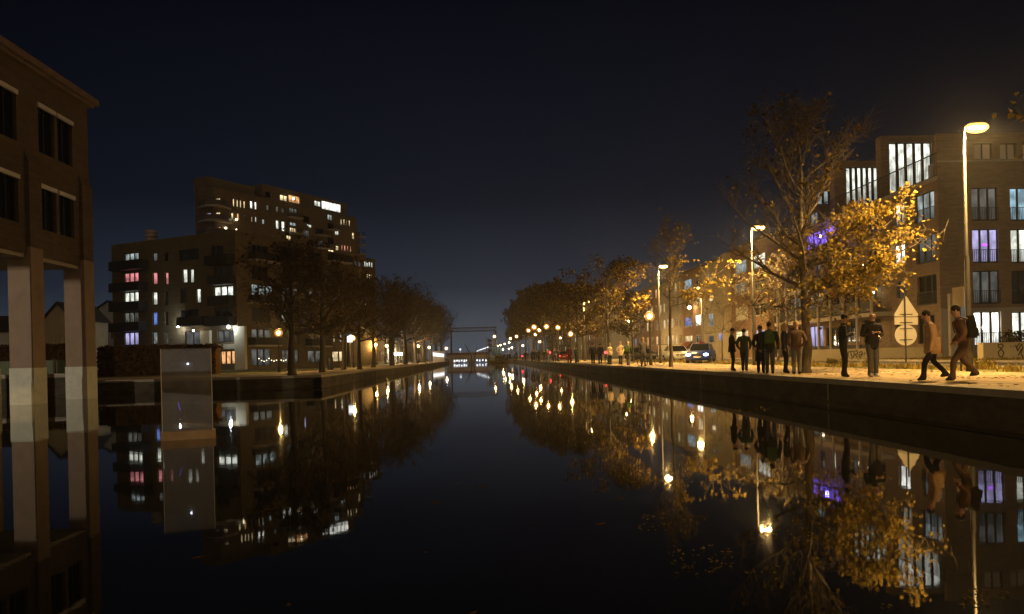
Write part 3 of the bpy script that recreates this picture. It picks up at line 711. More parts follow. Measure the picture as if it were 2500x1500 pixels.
def gridw(nc, kinds, ww=1.7, wh=1.45, lit=.35, force=()):
    def f(Tq, w0):
        o = []; f_ = dict(force)
        for c in range(nc):
            for r_, z_ in enumerate(zr):
                u_ = w0 + (c + .5) / nc * -w0; k = f_.get((c, r_)) or (rng.choice(kinds) if rng.random() < lit else rng.choice(('dark', 'dark', 'dim', 'dimw')))
                o.append(((u_ - ww / 2, u_ + ww / 2, z_, z_ + wh), k, 2 if ww > 1 else 1))
        return o
    return f
ld = (1878.5 - 1175)
def Yat(px): return atY(px, 860, 1).x and TRX / (atY(px, 860, 1).x)
Y = [Yat(x) for x in (1879, 1789, 1776, 1718, 1668, 1611, 1548, 1480, 1432, 1392, 1360, 1334)]
trow('terrace_house', 'brown brick terrace building with a white boarded window, right of the beige pier', Y[0], Y[1], brown, 14.2, pxw([
    (1794, 637, 1822, 668, 'cool', 2), (1838, 620, 1868, 654, 'white', 3), (1794, 690, 1823, 719, 'dimw', 2), (1840, 682, 1867, 712, 'dim', 2),
    (1795, 749, 1826, 782, 'panel', 1), (1837, 740, 1871, 771, 'dark', 2), (1796, 808, 1827, 837, 'warm', 2), (1838, 806, 1868, 834, 'lilac', 2)]))
o = thing('pier', 'tall plain beige pier between the brown terrace building and its beige neighbour', 'wall', (TRX, Y[1], QZ))
m = MB(); m.box(TRX - .5, TRX + 8, Y[1] + .01, Y[2] - .01, QZ, 14.0); m.build('shaft', beige, o); m = MB(); m.box(TRX - .6, TRX + 8.1, Y[1] + .0, Y[2], 14.0, 14.2); m.build('cap', slabm, o)
trow('terrace_house', 'beige rendered terrace building left of the tall beige pier', Y[2], Y[3], beige, 13.8, pxw([
    (1729, 720, 1741, 737, 'warm', 1), (1729, 765, 1741, 798, 'cool', 1), (1753, 708, 1774, 727, 'dark', 2), (1753, 760, 1774, 777, 'dark', 2), (1753, 812, 1774, 832, 'lilac', 2), (1731, 665, 1741, 680, 'dimw', 1), (1753, 655, 1774, 675, 'dark', 2), (1728, 818, 1744, 838, 'dimw', 1)]))
def awn(o, Tq, w0):
    a, b_, z0, z1 = Tq.rect(1672, 838, 1692, 850); m = MB(); m.prism([(-1.1, z0), (-.003, z1 + .25), (-.003, z1 + .15), (-1.1, z0 - .12)], a, b_, lambda x, y, z: Tq(y, x, z)); m.build('awning', mat('awning_red', (.20, .035, .02), .7, .1, 3), o)
trow('terrace_house', 'brown brick terrace building with one pale blue lit top window and bright warm window below', Y[3], Y[4], brown, 13.9, pxw([
    (1669, 683, 1688, 708, 'cyan', 2), (1697, 722, 1709, 748, 'warm', 2), (1671, 728, 1689, 752, 'dim', 2), (1671, 775, 1689, 798, 'blue', 2), (1697, 768, 1711, 796, 'bright', 2), (1672, 820, 1691, 836, 'warm', 3), (1698, 818, 1711, 838, 'dimw', 2), (1697, 676, 1709, 700, 'dark', 2)]), extra=awn)
trow('terrace_house', 'grey rendered terrace building with small white framed windows behind the thin plane tree', Y[4], Y[5], greyr, 13.6, gridw(6, ('warm', 'white'), 1.3, 1.5, .2, (((1, 2), 'warm'), ((4, 0), 'warm'), ((4, 1), 'dimw'))))
trow('terrace_house', 'brown brick terrace building with pale blinds and a blue lit ground floor window', Y[5], Y[6], brown, 13.8, gridw(6, ('warm', 'orange'), 1.6, 1.6, .25, (((0, 0), 'blue'), ((0, 1), 'panel'), ((0, 2), 'panel'), ((1, 3), 'blue'), ((3, 1), 'warm'), ((4, 2), 'warm'))))
def arch(o, Tq, w0):
    u_ = w0 * .55; m = MB()
    for (a_, b_) in ((1.0, .0),):
        pts = [Tq(u_ + 1.3 * math.cos(math.pi * i / 12), -.06, 6.5 + 1.3 * math.sin(math.pi * i / 12)) for i in range(13)]
        m.path([Tq(u_ + 1.3, -.06, 2.6)] + pts + [Tq(u_ - 1.3, -.06, 2.6)], .12, 6)
    m.build('arch_surround', framw, o)
trow('terrace_house', 'beige terrace building with an arched window surround', Y[6], Y[7], beige, 14.2, gridw(8, ('warm', 'dimw', 'orange'), 1.4, 1.5, .3), extra=arch)
trow('terrace_house', 'far brown terrace building beyond the arched window', Y[7], Y[8], brown, 14.4, gridw(8, ('warm', 'white', 'orange'), 1.5, 1.6, .35))
trow('terrace_house', 'distant beige terrace building behind the bright red tail lights', Y[8], Y[9], beige, 14.6, gridw(9, ('warm', 'white', 'orange'), 1.8, 1.7, .35))
trow('terrace_house', 'farthest brown terrace building at the end of the street', Y[9], Y[11], brown, 15, gridw(10, ('warm', 'white', 'orange'), 2.2, 1.8, .4))
for (x, y) in ((1683, 751), (1534, 785)):
    pass

# ---- small houses and wall beyond the office columns
def house(label, xl, xr, yt, ye, Y_, wm_, lit=(), gable=True):
    a = atY(xl, 850, Y_).x; b_ = atY(xr, 850, Y_).x; ze = atY((xl + xr) / 2, ye, Y_).z; zt = atY((xl + xr) / 2, yt, Y_).z
    o = thing('house', label, 'house', (a, Y_, QZ)); Tq = FT(a, Y_, 1, 0); w_ = b_ - a
    rs = [((w_ * f0, w_ * f1, QZ + z0, QZ + z1), k) for f0, f1, z0, z1, k in lit]
    wl = facade(Tq, 0, w_, QZ, ze, [r for r, k in rs], .25); wl.box(0, w_, .25, 9, QZ, ze - .003, Tq)
    if gable: wl.prism([(0, ze), (w_, ze), (w_ / 2, zt)], .0, 9, Tq)
    wl.build('wall', wm_, o)
    for r, k in rs: win(o, Tq, r, k, 2, framw, .07, .1)
    m = MB()
    if gable:
        m.prism([(-.3, ze - .15), (w_ / 2, zt + .05), (w_ + .3, ze - .15), (w_ + .3, ze + .05), (w_ / 2, zt + .28), (-.3, ze + .05)], -.3, 9.3, Tq)
    else: m.box(-.2, w_ + .2, -.2, 9.2, ze, zt, Tq)
    m.build('roof', mat('house_roof_' + str(xl), (.04, .035, .035), .8, .2, 2), o)
    return o
housew = mat('white_house_render', (.62, .62, .56), .8, .08, 1); houseb = mat('beige_house_render', (.40, .34, .22), .8, .1, 1)
house('white rendered house in the gap between the office columns and the apartment block', 244, 288, 738, 752, 118, housew, ((.15, .4, 1, 2.4, 'dimw'), (.6, .85, 5, 6.4, 'dark'), (.55, .8, 1, 2.6, 'lilac'), (.2, .4, 5, 6.4, 'dark')))
house('beige gabled house seen between the two near office columns', 110, 176, 742, 780, 95, houseb, ((.3, .4, 3, 4.6, 'dark'), (.62, .72, 3, 4.6, 'dark'), (.45, .55, .8, 2.2, 'dimw')))
house('low dark house with pale ground floor at the far left edge', -40, 54, 772, 812, 100, housew, ((.3, .4, 1, 2.4, 'dark'), (.7, .8, 1, 2.4, 'dark')), False)
# ---- low shop building behind the left tree row
SH = FT(-21.5, 128, 0, 1)
o = thing('shop_building', 'low pale shop building with glowing canopies behind the left row of trees', 'building', (-21.5, 128, QZ))
rng = random.Random(5); ws = []
c = 1.0
while c < 170:
    w_ = rng.choice((1.2, 2.2, 3.4)); ws.append(((c, c + w_, QZ + .5, QZ + rng.choice((2.6, 3.0))), rng.choice(('warm', 'dimw', 'white', 'grey', 'dark', 'orange')), 2)); c += w_ + rng.choice((1.0, 2.4, 3.5))
wl = facade(SH, 0, 172, QZ, 6.4, [w_[0] for w_ in ws], .25); wl.box(0, 172, .25, 10, QZ, 6.39, SH); wl.build('wall', greyr, o)
for r, k, n in ws: win(o, SH, r, k, n, framd, .07, .1)
m = MB(); m.box(-.3, 172.3, -.3, 10.3, 6.4, 6.65, SH); m.build('roof', dslab, o)
for (x0, x1, y) in ((881, 908, 860), (957, 980, 863)):
    a, b_, z0, z1 = SH.rect(x0, y - 3, x1, y + 3, -1.2); m = MB(); m.box(a, b_, -1.4, -.003, z0, z0 + .15, SH); q = m.build('canopy', slabm, o)
    m = MB(); m.box(a + .1, b_ - .1, -1.42, -1.401, z0 - .12, z0 + .35, SH); m.build('canopy_light', e_warmw, q)
# ------------------------------------------------------------ bridge, gantry, pier, boat
o = thing('bridge', 'low road bridge crossing the far end of the canal', 'bridge', (-4, 225, 0))
m = MB(); m.box(-10.2, 2.58, 224, 233, 1.25, 2.75); m.build('deck', conc, o)
m = MB(); m.box(-10.2, 2.58, 223.8, 223.98, 2.4, 3.1); m.box(-10.2, 2.58, 233.02, 233.2, 2.4, 3.1); m.build('parapet', mat('rust_red_parapet', (.16, .07, .06), .7, .2, 1), o)
m = MB(); m.box(-9.58, -8.4, 224.2, 232.8, -1, 1.24); m.build('abutment', conc, o)
m = MB(); m.box(-3.9, -2.9, 224.4, 232.6, -1, 1.24); m.build('abutment', conc, o)
m = MB()
for i, x0 in enumerate((-8.2, -7.5, -6.8, -6.1, -5.3, -4.6, -2.4, -1.5, -.6, .2, 1.2)): m.box(x0, x0 + (.45, .5, .3)[i % 3], 226, 226.3, .3 + .2 * (i % 2), 1.0)
m.build('under_deck_glow', e_strip, o)  # added glowing strips standing in for the bright bank beyond the bridge
m = MB()
for i in range(14): x = -10 + i * .95; m.box(x, x + .06, 223.85, 223.95, 3.1, 3.6)
m.box(-10.2, 2.5, 223.86, 223.94, 3.6, 3.66); m.build('railing', darkm, o)
m = MB(); m.tube((-6.2, 226, 2.76), (-6.2, 226, 3.9), .05); m.ball((-6.2, 226, 4.1), .28, 10, 6); m.build('deck_lamp', e_strip, o)
# lit canopy of the stop on the bridge
o = thing('lit_shelter', 'long brightly lit sloping shelter roof at the right end of the bridge', 'shelter', (0, 236, 2.7))
m = MB(); m.prism([(-1.6, 3.35), (2.4, 4.65), (2.4, 4.95), (-1.6, 3.6)], 236, 238); m.build('light_panel', e_strip, o)
m = MB(); m.box(-1.4, -1.3, 236.2, 236.3, 2.0, 3.4); m.box(2.1, 2.2, 236.2, 236.3, 2.0, 4.6); m.build('post', darkm, o)
# gantry
gz = atY(1150, 805, 262).z
o = thing('gantry', 'wide dark lattice gantry spanning the canal behind the bridge', 'gantry', (-2, 262, 0))
xl, xr = atY(1098, 805, 262).x, atY(1212, 805, 262).x
m = MB(); m.box(xl, xr, 262, 262.3, gz + .45, gz + .75); m.box(xl, xr, 262, 262.3, gz - .75, gz - .45); n_ = 18
for i in range(n_):
    a = xl + (xr - xl) * i / n_; b_ = xl + (xr - xl) * (i + 1) / n_; m.tube((a, 262.15, gz - .5 if i % 2 else gz + .5), (b_, 262.15, gz + .5 if i % 2 else gz - .5), .12, n=5)
gm = mat('gantry_paint', (.10, .075, .07), .7, .2, 1); m.build('truss', gm, o)
for x in (xl + .4, xr - .4): m = MB(); m.box(x - .3, x + .3, 261.9, 262.4, 0, gz - .46); m.build('leg', gm, o)
# quay pier on the right of the bridge: control cabin, mast with signal boxes
o = thing('control_cabin', 'small glass control cabin on the quay beside the bridge', 'cabin', (4.5, 224, QZ))
a = atY(1197, 850, 224); b_ = atY(1226, 850, 224); zt = atY(1210, 846, 224).z; zb = atY(1210, 873, 224).z
m = MB(); m.box(a.x, b_.x, 223.4, 227, QZ, 1.9); m.build('plinth', conc, o)
m = MB(); m.box(a.x + .1, b_.x - .1, 223.6, 226.8, 1.9, zt - .2); m.build('glazing', emit('cabin_glass_glow', (.45, .55, .42), .22, style='room'), o)
m = MB(); m.box(a.x - .1, b_.x + .1, 223.3, 227.1, zt - .2, zt); 
for i in range(5): x = a.x + .1 + (b_.x - a.x - .2) * i / 4; m.box(x - .04, x + .04, 223.5, 223.59, 1.9, zt - .2)
m.build('roof', dslab, o)
o = thing('signal_mast', 'dark signal mast with stacked boxes at the right end of the bridge', 'signal', (2.9, 223, QZ))
a = atY(1188, 860, 223).x; m = MB(); zt = atY(1190, 824, 223).z; m.tube((a, 223, QZ - .1), (a, 223, zt), .09); m.tube((a + .7, 223, QZ - .1), (a + .7, 223, zt), .07); m.build('pole', steel, o)
for y in (833, 843, 856):
    z_ = atY(1190, y, 223).z; m = MB(); m.box(a + .35, a + 1.6, 222.7, 223.2, z_ - .45, z_ + .5); m.build('signal_box', darkm, o)
# moored work boat with two raised poles
o = thing('moored_boat', 'dark moored boat with two raised thin poles in front of the bridge', 'boat', (-1.6, 205, 0))
bx = atY(1152, 880, 205).x; m = MB()
hull = [(-.9, .05, -1.6), (.9, .05, -1.6)]
for i in range(6):
    t0 = i / 5; m_ = .95 * (1 - t0 ** 3 * .8)
    hull.append(m_)
k = MB()
for i in range(6):
    y = 203 + i * 1.2; w_ = hull[2 + i]; k.v += [(bx - w_, y, .75 + i * .04), (bx + w_, y, .75 + i * .04), (bx + w_ * .7, y, -.3), (bx - w_ * .7, y, -.3)]
for i in range(5):
    q = i * 4
    for j in range(4): k.f.append((q + j, q + (j + 1) % 4, q + 4 + (j + 1) % 4, q + 4 + j)); k.m.append(0)
k.f += [(0, 3, 2, 1), (20, 21, 22, 23)]; k.m += [0, 0]
k.build('hull', mat('hull_paint', (.10, .07, .06), .6, .2, 2), o)
m = MB(); m.taper(bx - .6, bx + .6, 204.5, 206.6, .8, 2.0, .12, .2); m.build('cabin', mat('boat_cabin', (.28, .18, .14), .6, .2, 2), o)
for p_, q in (((1151, 870), (1135, 841)), ((1158, 872), (1165, 849))):
    a = atY(*p_, 204); b_ = atY(*q, 204); m = MB(); m.path([a - Vector((0, 0, 1.3)), a, b_], [.2, .17, .11], 6); m.build('pole', darkm, o)
a, b_ = atY(1151, 870, 204), atY(1137, 842, 204); m = MB(); m.tube(a, b_ + Vector((.6, 0, .1)), .03, n=5); m.build('stay', darkm, o)
# green tufts on the pier edge
def bush(name, label, cat, loc, sx, sy, sz, mats, n, leaf, seed, group=None):
    rg = random.Random(seed); o = thing(name, label, cat, loc, group=group, local=True); m = MB(); st = MB()
    blobs = [(rg.uniform(-.7, .7) * sx, rg.uniform(-.7, .7) * sy, rg.uniform(.2, .75) * sz, rg.uniform(.3, .6)) for _ in range(14)]
    for i in range(n):
        bx_, by_, bz_, br_ = rg.choice(blobs); d = Vector((rg.gauss(0, 1), rg.gauss(0, 1), rg.gauss(0, 1))).normalized() * (br_ * rg.uniform(.6, 1.0))
        p_ = Vector((bx_ + d.x * sx * .6, by_ + d.y * sy * .6, max(.03, bz_ + d.z * sz * .5)))
        a = Vector((rg.gauss(0, 1), rg.gauss(0, 1), rg.gauss(0, 1))).normalized() * leaf * rg.uniform(.6, 1.3); b_ = a.cross(Vector((rg.gauss(0, 1), rg.gauss(0, 1), rg.gauss(0, 1)))).normalized() * leaf * .7
        m.face([p_ - a, p_ - b_, p_ + a, p_ + b_], rg.randrange(len(mats)))
    for i in range(9):
        bx_, by_, bz_, br_ = blobs[i]; st.path([(bx_ * .2, by_ * .2, -.05), (bx_ * .7, by_ * .7, bz_ * .5), (bx_, by_, bz_)], [.04, .025, .01], 5)
    m.build('foliage', mats, o); st.build('stem', bark, o); return o
bush('bush', 'dark green bush hanging over the quay pier by the bridge', 'bush', (5.6, 221, .5), 3.0, 1.2, 1.7, [leafG, leafB], 900, .22, 3)
bush('reeds', 'low clump of green water plants beside the far pier', 'plant', (4.2, 196, .0), 3.2, 1.6, .7, [leafG, leafG], 900, .18, 4)

# ------------------------------------------------------------ left bank objects
def hedge(label, x0, x1, y0, y1, z1, n, seed):
    rg = random.Random(seed); o = thing('hedge', label, 'hedge', ((x0 + x1) / 2, y0, QZ)); m = MB()
    core = MB(); core.box(x0 + .15, x1 - .15, y0 + .2, y1 - .2, QZ, z1 - .25); core.build('branches', leafB, o)
    for i in range(n):
        f_ = rg.random()
        if f_ < .72: p_ = Vector((rg.uniform(x0, x1), y0 + rg.uniform(-.12, .2), rg.uniform(QZ, z1)))
        else: p_ = Vector((rg.uniform(x0, x1), rg.uniform(y0, y1), z1 - .2 + rg.uniform(-.1, .32) * rg.random()))
        a = Vector((rg.gauss(0, 1), rg.gauss(0, .6), rg.gauss(0, 1))).normalized() * rg.uniform(.08, .17); b_ = a.cross(Vector((rg.gauss(0, .4), rg.gauss(0, 1), rg.gauss(0, .4)))).normalized() * .08
        m.face([p_ - a, p_ - b_, p_ + a, p_ + b_])
    m.build('foliage', hedgem, o)
xa = atY(250, 880, 62).x; xb = atY(524, 880, 62).x
hedge('tall trimmed red brown beech hedge between the office columns and the glass box', atY(238, 880, 62).x, xb, 62, 64, atY(390, 845, 62).z, 9000, 11)
hedge('red brown hedge behind the fence seen between the office columns', -46, atY(172, 860, 64).x, 64, 65.6, atY(90, 842, 64).z, 5000, 12)
o = thing('fence', 'long low board fence behind the office columns', 'fence', (-38, 58, QZ)); 
for i in range(8):
    a = -48 + i * 2.3; m = MB(); m.box(a + .1, a + 2.2, 58, 58.05, QZ + .05, 2.15); m.build('board_panel', mat('fence_green', (.16, .19, .12), .8, .15, 3) if 'fence_green' not in MT else MT['fence_green'], o)
    m = MB(); m.box(a - .06, a + .06, 57.95, 58.1, QZ, 2.25); m.build('post', woodm, o)
# sand coloured trim along the office quay
m = MB(); m.box(-70, -21.2, 41.15, 41.6, 1.203, 1.26); struct('quay_edge_strip', m, soffit)

def globe_lamp(name, label, loc, em=e_globe, h=3.3, r=.20, group='globe lamps along the canal paths'):
    o = thing(name, label, 'street lamp', loc, group=group, local=True)
    m = MB(); m.lathe([(.12, 0), (.12, .5), (.075, .6), (.055, .9), (.045, h - .32), (.10, h - .28), (.13, h - .2)], n=12); m.build('pole', steel, o, True)
    m = MB(); m.ball((0, 0, h + .02), r * .62, 12, 8); q = MB(); q.ball((0, 0, h + .02), r * 1.75, 16, 10, (1, 1, .95)); gl_ = q.build('globe', amber, o, True); m.build('bulb', em, gl_, True)  # oversized globe shell paints the amber halo around the bulb
    m = MB(); m.lathe([(r * 1.3, h + r * 1.75), (r * 1.2, h + r * 1.9), (.08, h + r * 2.3), (.02, h + r * 2.5)], n=14); m.build('cap', darkm, o, True)
    return o
GL = [((1586, 775), 51, 'large bright orange globe lamp left of the info board on the right path'), ((1393, 818), 90, 'bright orange globe lamp over the dark couple on the right path'),
      ((1317.7, 836), 134, 'orange globe lamp above the distant group of walkers'), ((1276.5, 845), 176, None), ((1249.6, 846), 212, None), ((1228, 857), 260, None), ((1243, 851), 240, None)]
g0 = None
for i, ((x, y), Y_, lb) in enumerate(GL):
    p_ = atY(x, y, Y_); loc = (p_.x if i < 5 else p_.x, Y_, QZ)
    lb = lb or 'small distant globe lamp of the right path, %s beyond the group of walkers' % ('', '', '', 'first', 'second', 'farthest', 'third')[i]
    if g0 is None: g0 = globe_lamp('globe_lamp', lb, loc)
    else: dup(g0, loc, None, lb)
GLl = [((680, 820), 65, 'orange globe lamp standing left of the nearest thick tree on the left bank'), ((944, 849), 138, 'orange globe lamp beside the two people on the left bank'), ((917, 844.5), 126, 'small orange globe lamp just left of the lamp by the two people'),
       ((1089.6, 854), 195, 'white glowing lamp at the far end of the left bank near the bridge'), ((862, 838), 86, 'lamp under the bright sign among the left bank trees'), ((1048, 862), 170, None), ((1022, 866), 150, None)]
gw = None
for i, ((x, y), Y_, lb) in enumerate(GLl):
    p_ = atY(x, y, Y_); lb = lb or ('small lamp between far left bank trunks, left of the lit kiosk' if i == 5 else 'small lamp between left bank trunks beside a shop canopy')
    if i in (3,) : 
        gw = globe_lamp('globe_lamp', lb, (p_.x, Y_, QZ), e_warmw, 3.3, .3)
    else: dup(g0, (p_.x, Y_, QZ), None, lb)
def tall_lamp(label, loc, rz=0, h=7.75, em=e_tall, group='tall street lamps along the road'):
    o = thing('street_lamp', label, 'street lamp', loc, rz, group=group, local=True)
    m = MB(); m.lathe([(.11, 0), (.11, 1.1), (.085, 1.2), (.07, 3.6), (.048, 3.65), (.038, h)], n=12); m.path([(0, 0, h - .01), (.05, 0, h + .05), (.3, 0, h + .1)], .035, 8); m.build('pole', steel, o, True)
    m = MB(); m.lathe([(.02, .16), (.2, .14), (.3, .06), (.32, -.055)], (.42, 0, h + .03), 14, sy=.62); m.build('housing', steel, o, True)
    m = MB(); m.lathe([(.05, -.085), (.2, -.08), (.28, -.065), (.28, -.060)], (.42, 0, h + .03), 14, sy=.6); q = MB(); q.ball((.42, 0, h - .03), .38, 16, 10, (1.0, .62, .46)); g_ = q.build('lamp_glow', amber_hot, o, True); m.build('bulb', em, g_, True)  # glowing shell painted in as the halo below the housing
    return o
TL_ = [(2366, 23.4, 'nearest and tallest street lamp, in front of the brick building at right'), (1841, 42.0, 'street lamp glowing above the brown terrace building, behind the group of people'),
       (1612, 60.0, 'street lamp shining into the yellow leaves left of the thin plane tree'), (1428, 98, 'street lamp over the left of the terrace row, above the info signs')]
t0 = None
for x, Y_, lb in TL_:
    X_ = atY(x, 860, Y_).x; h_ = None
    if t0 is None: t0 = tall_lamp(lb, (X_, Y_, QZ))
    else: dup(t0, (X_, Y_, QZ), 0, lb)
dup(t0, (15.0, 4.0, QZ), 0, 'street lamp on the right bank just outside the frame')
for x, Y_, lb in ((1715, 81, 'street lamp across the road with its arm to the left, between the terrace windows'), (1529, 126, 'street lamp across the road reaching left, farther down the terrace row')):
    dup(t0, (atY(x, 860, Y_).x, Y_, QZ), math.pi, lb)
# far street lamps with smaller lanterns
ft = thing('street_lamp', 'tiny distant street lamp glowing under the far right trees', 'street lamp', (0, 0, 0), group='distant street lamps', local=True)
m = MB(); m.lathe([(.1, 0), (.06, 6.6), (.05, 6.7)], n=8); m.build('pole', steel, ft); m = MB(); m.ball((0, 0, 6.9), .21, 10, 6); q = MB(); q.ball((0, 0, 6.9), .58, 12, 8); m.build('bulb', e_far, q.build('globe', amber, ft))  # wide outer shell paints the halo of the small bulb
fl = [(1246, 827, 190), (1304, 799, 118), (1317, 806, 128), (1290, 807, 140), (1307, 817, 150), (1334, 798, 112), (1362, 800, 104), (1368, 825, 136), (1261, 822, 165), (1232, 840, 250), (1222, 843, 275), (1215.6, 845, 300), (1210, 846, 320), (1243, 837, 215)]
first = True; fl.sort(); nth = ('first', 'second', 'third', 'fourth', 'fifth', 'sixth', 'seventh', 'eighth', 'ninth', 'tenth', 'eleventh', 'twelfth', 'thirteenth', 'fourteenth', 'fifteenth', 'sixteenth')
for i_, (x, y, Y_) in enumerate(fl):
    p_ = atY(x, y, Y_); s_ = (p_.z - QZ) / 6.9
    if first: ft.location = (p_.x, Y_, QZ); ft.scale = (s_, s_, s_); first = False; ft['label'] = 'tiny distant street lamp, first from the left under the right trees'; continue
    dup(ft, (p_.x, Y_, QZ), None, 'tiny distant street lamp, %s from the left under the right trees' % nth[i_], None, s_)
p_ = atY(1207, 822, 218); q = dup(ft, (p_.x, 218, QZ), None, 'slim street lamp standing alone on the pier beside the bridge', 'distant street lamps', (p_.z - QZ) / 6.9)
for (x, y, Y_) in ((1683, 751, None), (1534, 785, None)):
    Tq = FT(TRX, 84, 0, -1); u_, z_ = Tq.uv(x, y, -.9); p_ = Tq(u_, -.9, z_); o = thing('facade_lamp', 'round lamp on a bracket on the ' + ('brown terrace building beside the pale blue window' if x > 1600 else 'far terrace facade'), 'wall lamp', tuple(p_), local=True, group='lamps fixed to the terrace')
    m = MB(); m.ball((0, 0, 0), .24, 12, 8); m.build('globe', e_far, o, True); m = MB(); m.tube((0, 0, .24), (.9, 0, .4), .03); m.build('bracket', darkm, o)
# street lamps of the quay behind the camera (they light the office columns)
dup(t0, (-30, 9, QZ), math.radians(60), 'street lamp on the near left quay outside the frame')
o = thing('floodlight', 'quay floodlight on a mast outside the frame at near left', 'street lamp', (-28, 2, QZ), math.radians(55), local=True)
m = MB(); m.lathe([(.14, 0), (.08, 6)], n=10); m.build('pole', steel, o); m = MB(); m.taper(-.25, .25, -.18, .18, 5.9, 6.25, .05, .04); m.build('housing', darkm, o)
m = MB(); m.face([(-.2, .185, 5.95), (.2, .185, 5.95), (.2, .16, 6.2), (-.2, .16, 6.2)][::-1]); m.build('lamp_glow', e_flood, o)

# bright sign among left trees, poles, bench and bin
o = thing('lit_sign', 'overexposed white lit sign board on posts among the left bank trees', 'sign', (atY(853, 860, 88).x, 88, QZ))
a, b_ = atY(847, 817, 88), atY(861, 836, 88); m = MB(); m.box(a.x, b_.x, 88, 88.15, b_.z, a.z); m.build('board', e_strip, o)
m = MB(); m.tube((a.x + .3, 88.1, QZ), (a.x + .3, 88.1, a.z), .05); m.build('post', steel, o)
o = thing('kiosk', 'small kiosk with a glaring white light band near the bridge on the left bank', 'kiosk', (-11.8, 186, QZ))
a, b_ = atY(1057, 861, 186), atY(1084, 872, 186); m = MB(); m.box(a.x - .1, b_.x + .1, 186.2, 189, QZ, a.z + .3); m.build('wall', greyr, o)
m = MB(); m.prism([(a.x, a.z - .9), (b_.x, b_.z), (b_.x, b_.z + .75), (a.x, a.z)], 186.05, 186.19); m.build('light_band', e_strip, o)
o = thing('litter_bin', 'dark upright litter bin beside the bench on the left bank', 'bin', tuple(gnd(807, 903)), local=True)
m = MB(); m.lathe([(.26, 0), (.28, .1), (.28, 1.1), (.24, 1.2), (.05, 1.25)], n=14); m.build('body', darkm, o, True); m = MB(); m.box(-.12, .12, -.295, -.26, .85, .97); m.build('slot', steel, o)
o = thing('bench', 'low dark bench beside the litter bin on the left bank', 'bench', tuple(gnd(823, 902)), .3, local=True)
m = MB(); [m.box(-.75, .75, -.22 + i * .15, -.10 + i * .15, .42, .46) for i in range(3)]; m.build('seat', woodm, o)
m = MB(); [m.box(-.75, .75, .24, .28, .56 + i * .14, .66 + i * .14) for i in range(2)]; m.build('backrest', woodm, o)
for x in (-.6, .6): m = MB(); m.box(x - .03, x + .03, -.2, .3, 0, .42); m.box(x - .03, x + .03, .285, .32, .3, .82); m.build('leg', darkm, o)
for i, (x, y) in enumerate(((952, 893),)):
    p_ = gnd(x, y); o = thing('post', 'plain pale pole beside the two people on the left bank', 'pole', tuple(p_), local=True); m = MB(); m.lathe([(.09, 0), (.07, 4.6), (.02, 4.7)], n=10); m.build('shaft', steel, o)
for (x, y, lb, sx, sz) in ((803, 893, 'yellow green lit shrub behind the litter bin', 1.6, 2.3), (868, 890, 'yellow lit shrub behind the bright sign', 1.3, 1.9), (742, 897, 'low shrub between the two nearest left trees', 1.8, 1.3)):
    p_ = gnd(x, y); bush('shrub', lb, 'shrub', (p_.x, p_.y + 6, QZ), sx, .9, sz, [leafG, leafY], 700, .13, int(x))

# ------------------------------------------------------------ glass box standing in the canal
bs = 1850 / 115.0
pL, pR = atY(393.5, 950, bs), atY(512, 950, bs); bw = (pR.x - pL.x) * .99; bx0 = pL.x
G = thing('glass_showcase', 'clear glass showcase box on a pale plinth standing in the water', 'display case', ((pL.x + pR.x) / 2, bs, 0))
Tg = FT(bx0, bs, .93, .34)
gz0, gz1 = .17, atY(452, 851, bs).z
m = MB(); m.box(-.03, bw + .05, -.06, bw * .40, -.35, gz0, Tg); m.build('plinth', mat('plinth_wood', (.50, .37, .26), .75, .15, 4, .1), G)
gm = bpy.data.materials.new('case_glass'); gm.use_nodes = True; t = gm.node_tree; t.nodes.clear()
oo = t.nodes.new('ShaderNodeOutputMaterial'); tr = t.nodes.new('ShaderNodeBsdfTransparent'); tr.inputs[0].default_value = (.93, .93, .93, 1)
gl = t.nodes.new('ShaderNodeBsdfGlossy'); gl.inputs['Roughness'].default_value = .02; gl.inputs[0].default_value = (.9, .9, .9, 1); df = t.nodes.new('ShaderNodeBsdfDiffuse'); df.inputs[0].default_value = (.8, .75, .68, 1)
fr = t.nodes.new('ShaderNodeFresnel'); fr.inputs[0].default_value = 1.9; x1 = t.nodes.new('ShaderNodeMixShader'); x2 = t.nodes.new('ShaderNodeMixShader')
nz = t.nodes.new('ShaderNodeTexNoise'); nz.inputs['Scale'].default_value = 2.6; nz.inputs['Detail'].default_value = 5; g_ = t.nodes.new('ShaderNodeTexCoord'); t.links.new(g_.outputs['Object'], nz.inputs['Vector'])
mr = t.nodes.new('ShaderNodeMapRange'); mr.inputs['From Min'].default_value = .3; mr.inputs['From Max'].default_value = .7; mr.inputs['To Min'].default_value = .05; mr.inputs['To Max'].default_value = .18; t.links.new(nz.outputs[0], mr.inputs['Value'])
t.links.new(fr.outputs[0], x1.inputs[0]); t.links.new(tr.outputs[0], x1.inputs[1]); t.links.new(gl.outputs[0], x1.inputs[2])
t.links.new(mr.outputs[0], x2.inputs[0]); t.links.new(x1.outputs[0], x2.inputs[1]); t.links.new(df.outputs[0], x2.inputs[2]); t.links.new(x2.outputs[0], oo.inputs[0])
dd = bw * .34; th = .012
for (a0, a1, c0, c1) in ((0, bw, 0, th), (0, bw, dd - th, dd), (0, th, th + .001, dd - th - .001), (bw - th, bw, th + .001, dd - th - .001)):
    m = MB(); m.box(a0, a1, c0, c1, gz0 + .003, gz1 - .013, Tg); m.build('glass_panel', gm, G)
m = MB(); m.box(0, bw, 0, dd, gz1 - .012, gz1, Tg); m.build('lid', gm, G)
m = MB()
for a0 in (-.004, bw - .012):
    m.box(a0, a0 + .016, -.006, .001, gz0 + .003, gz1, Tg)
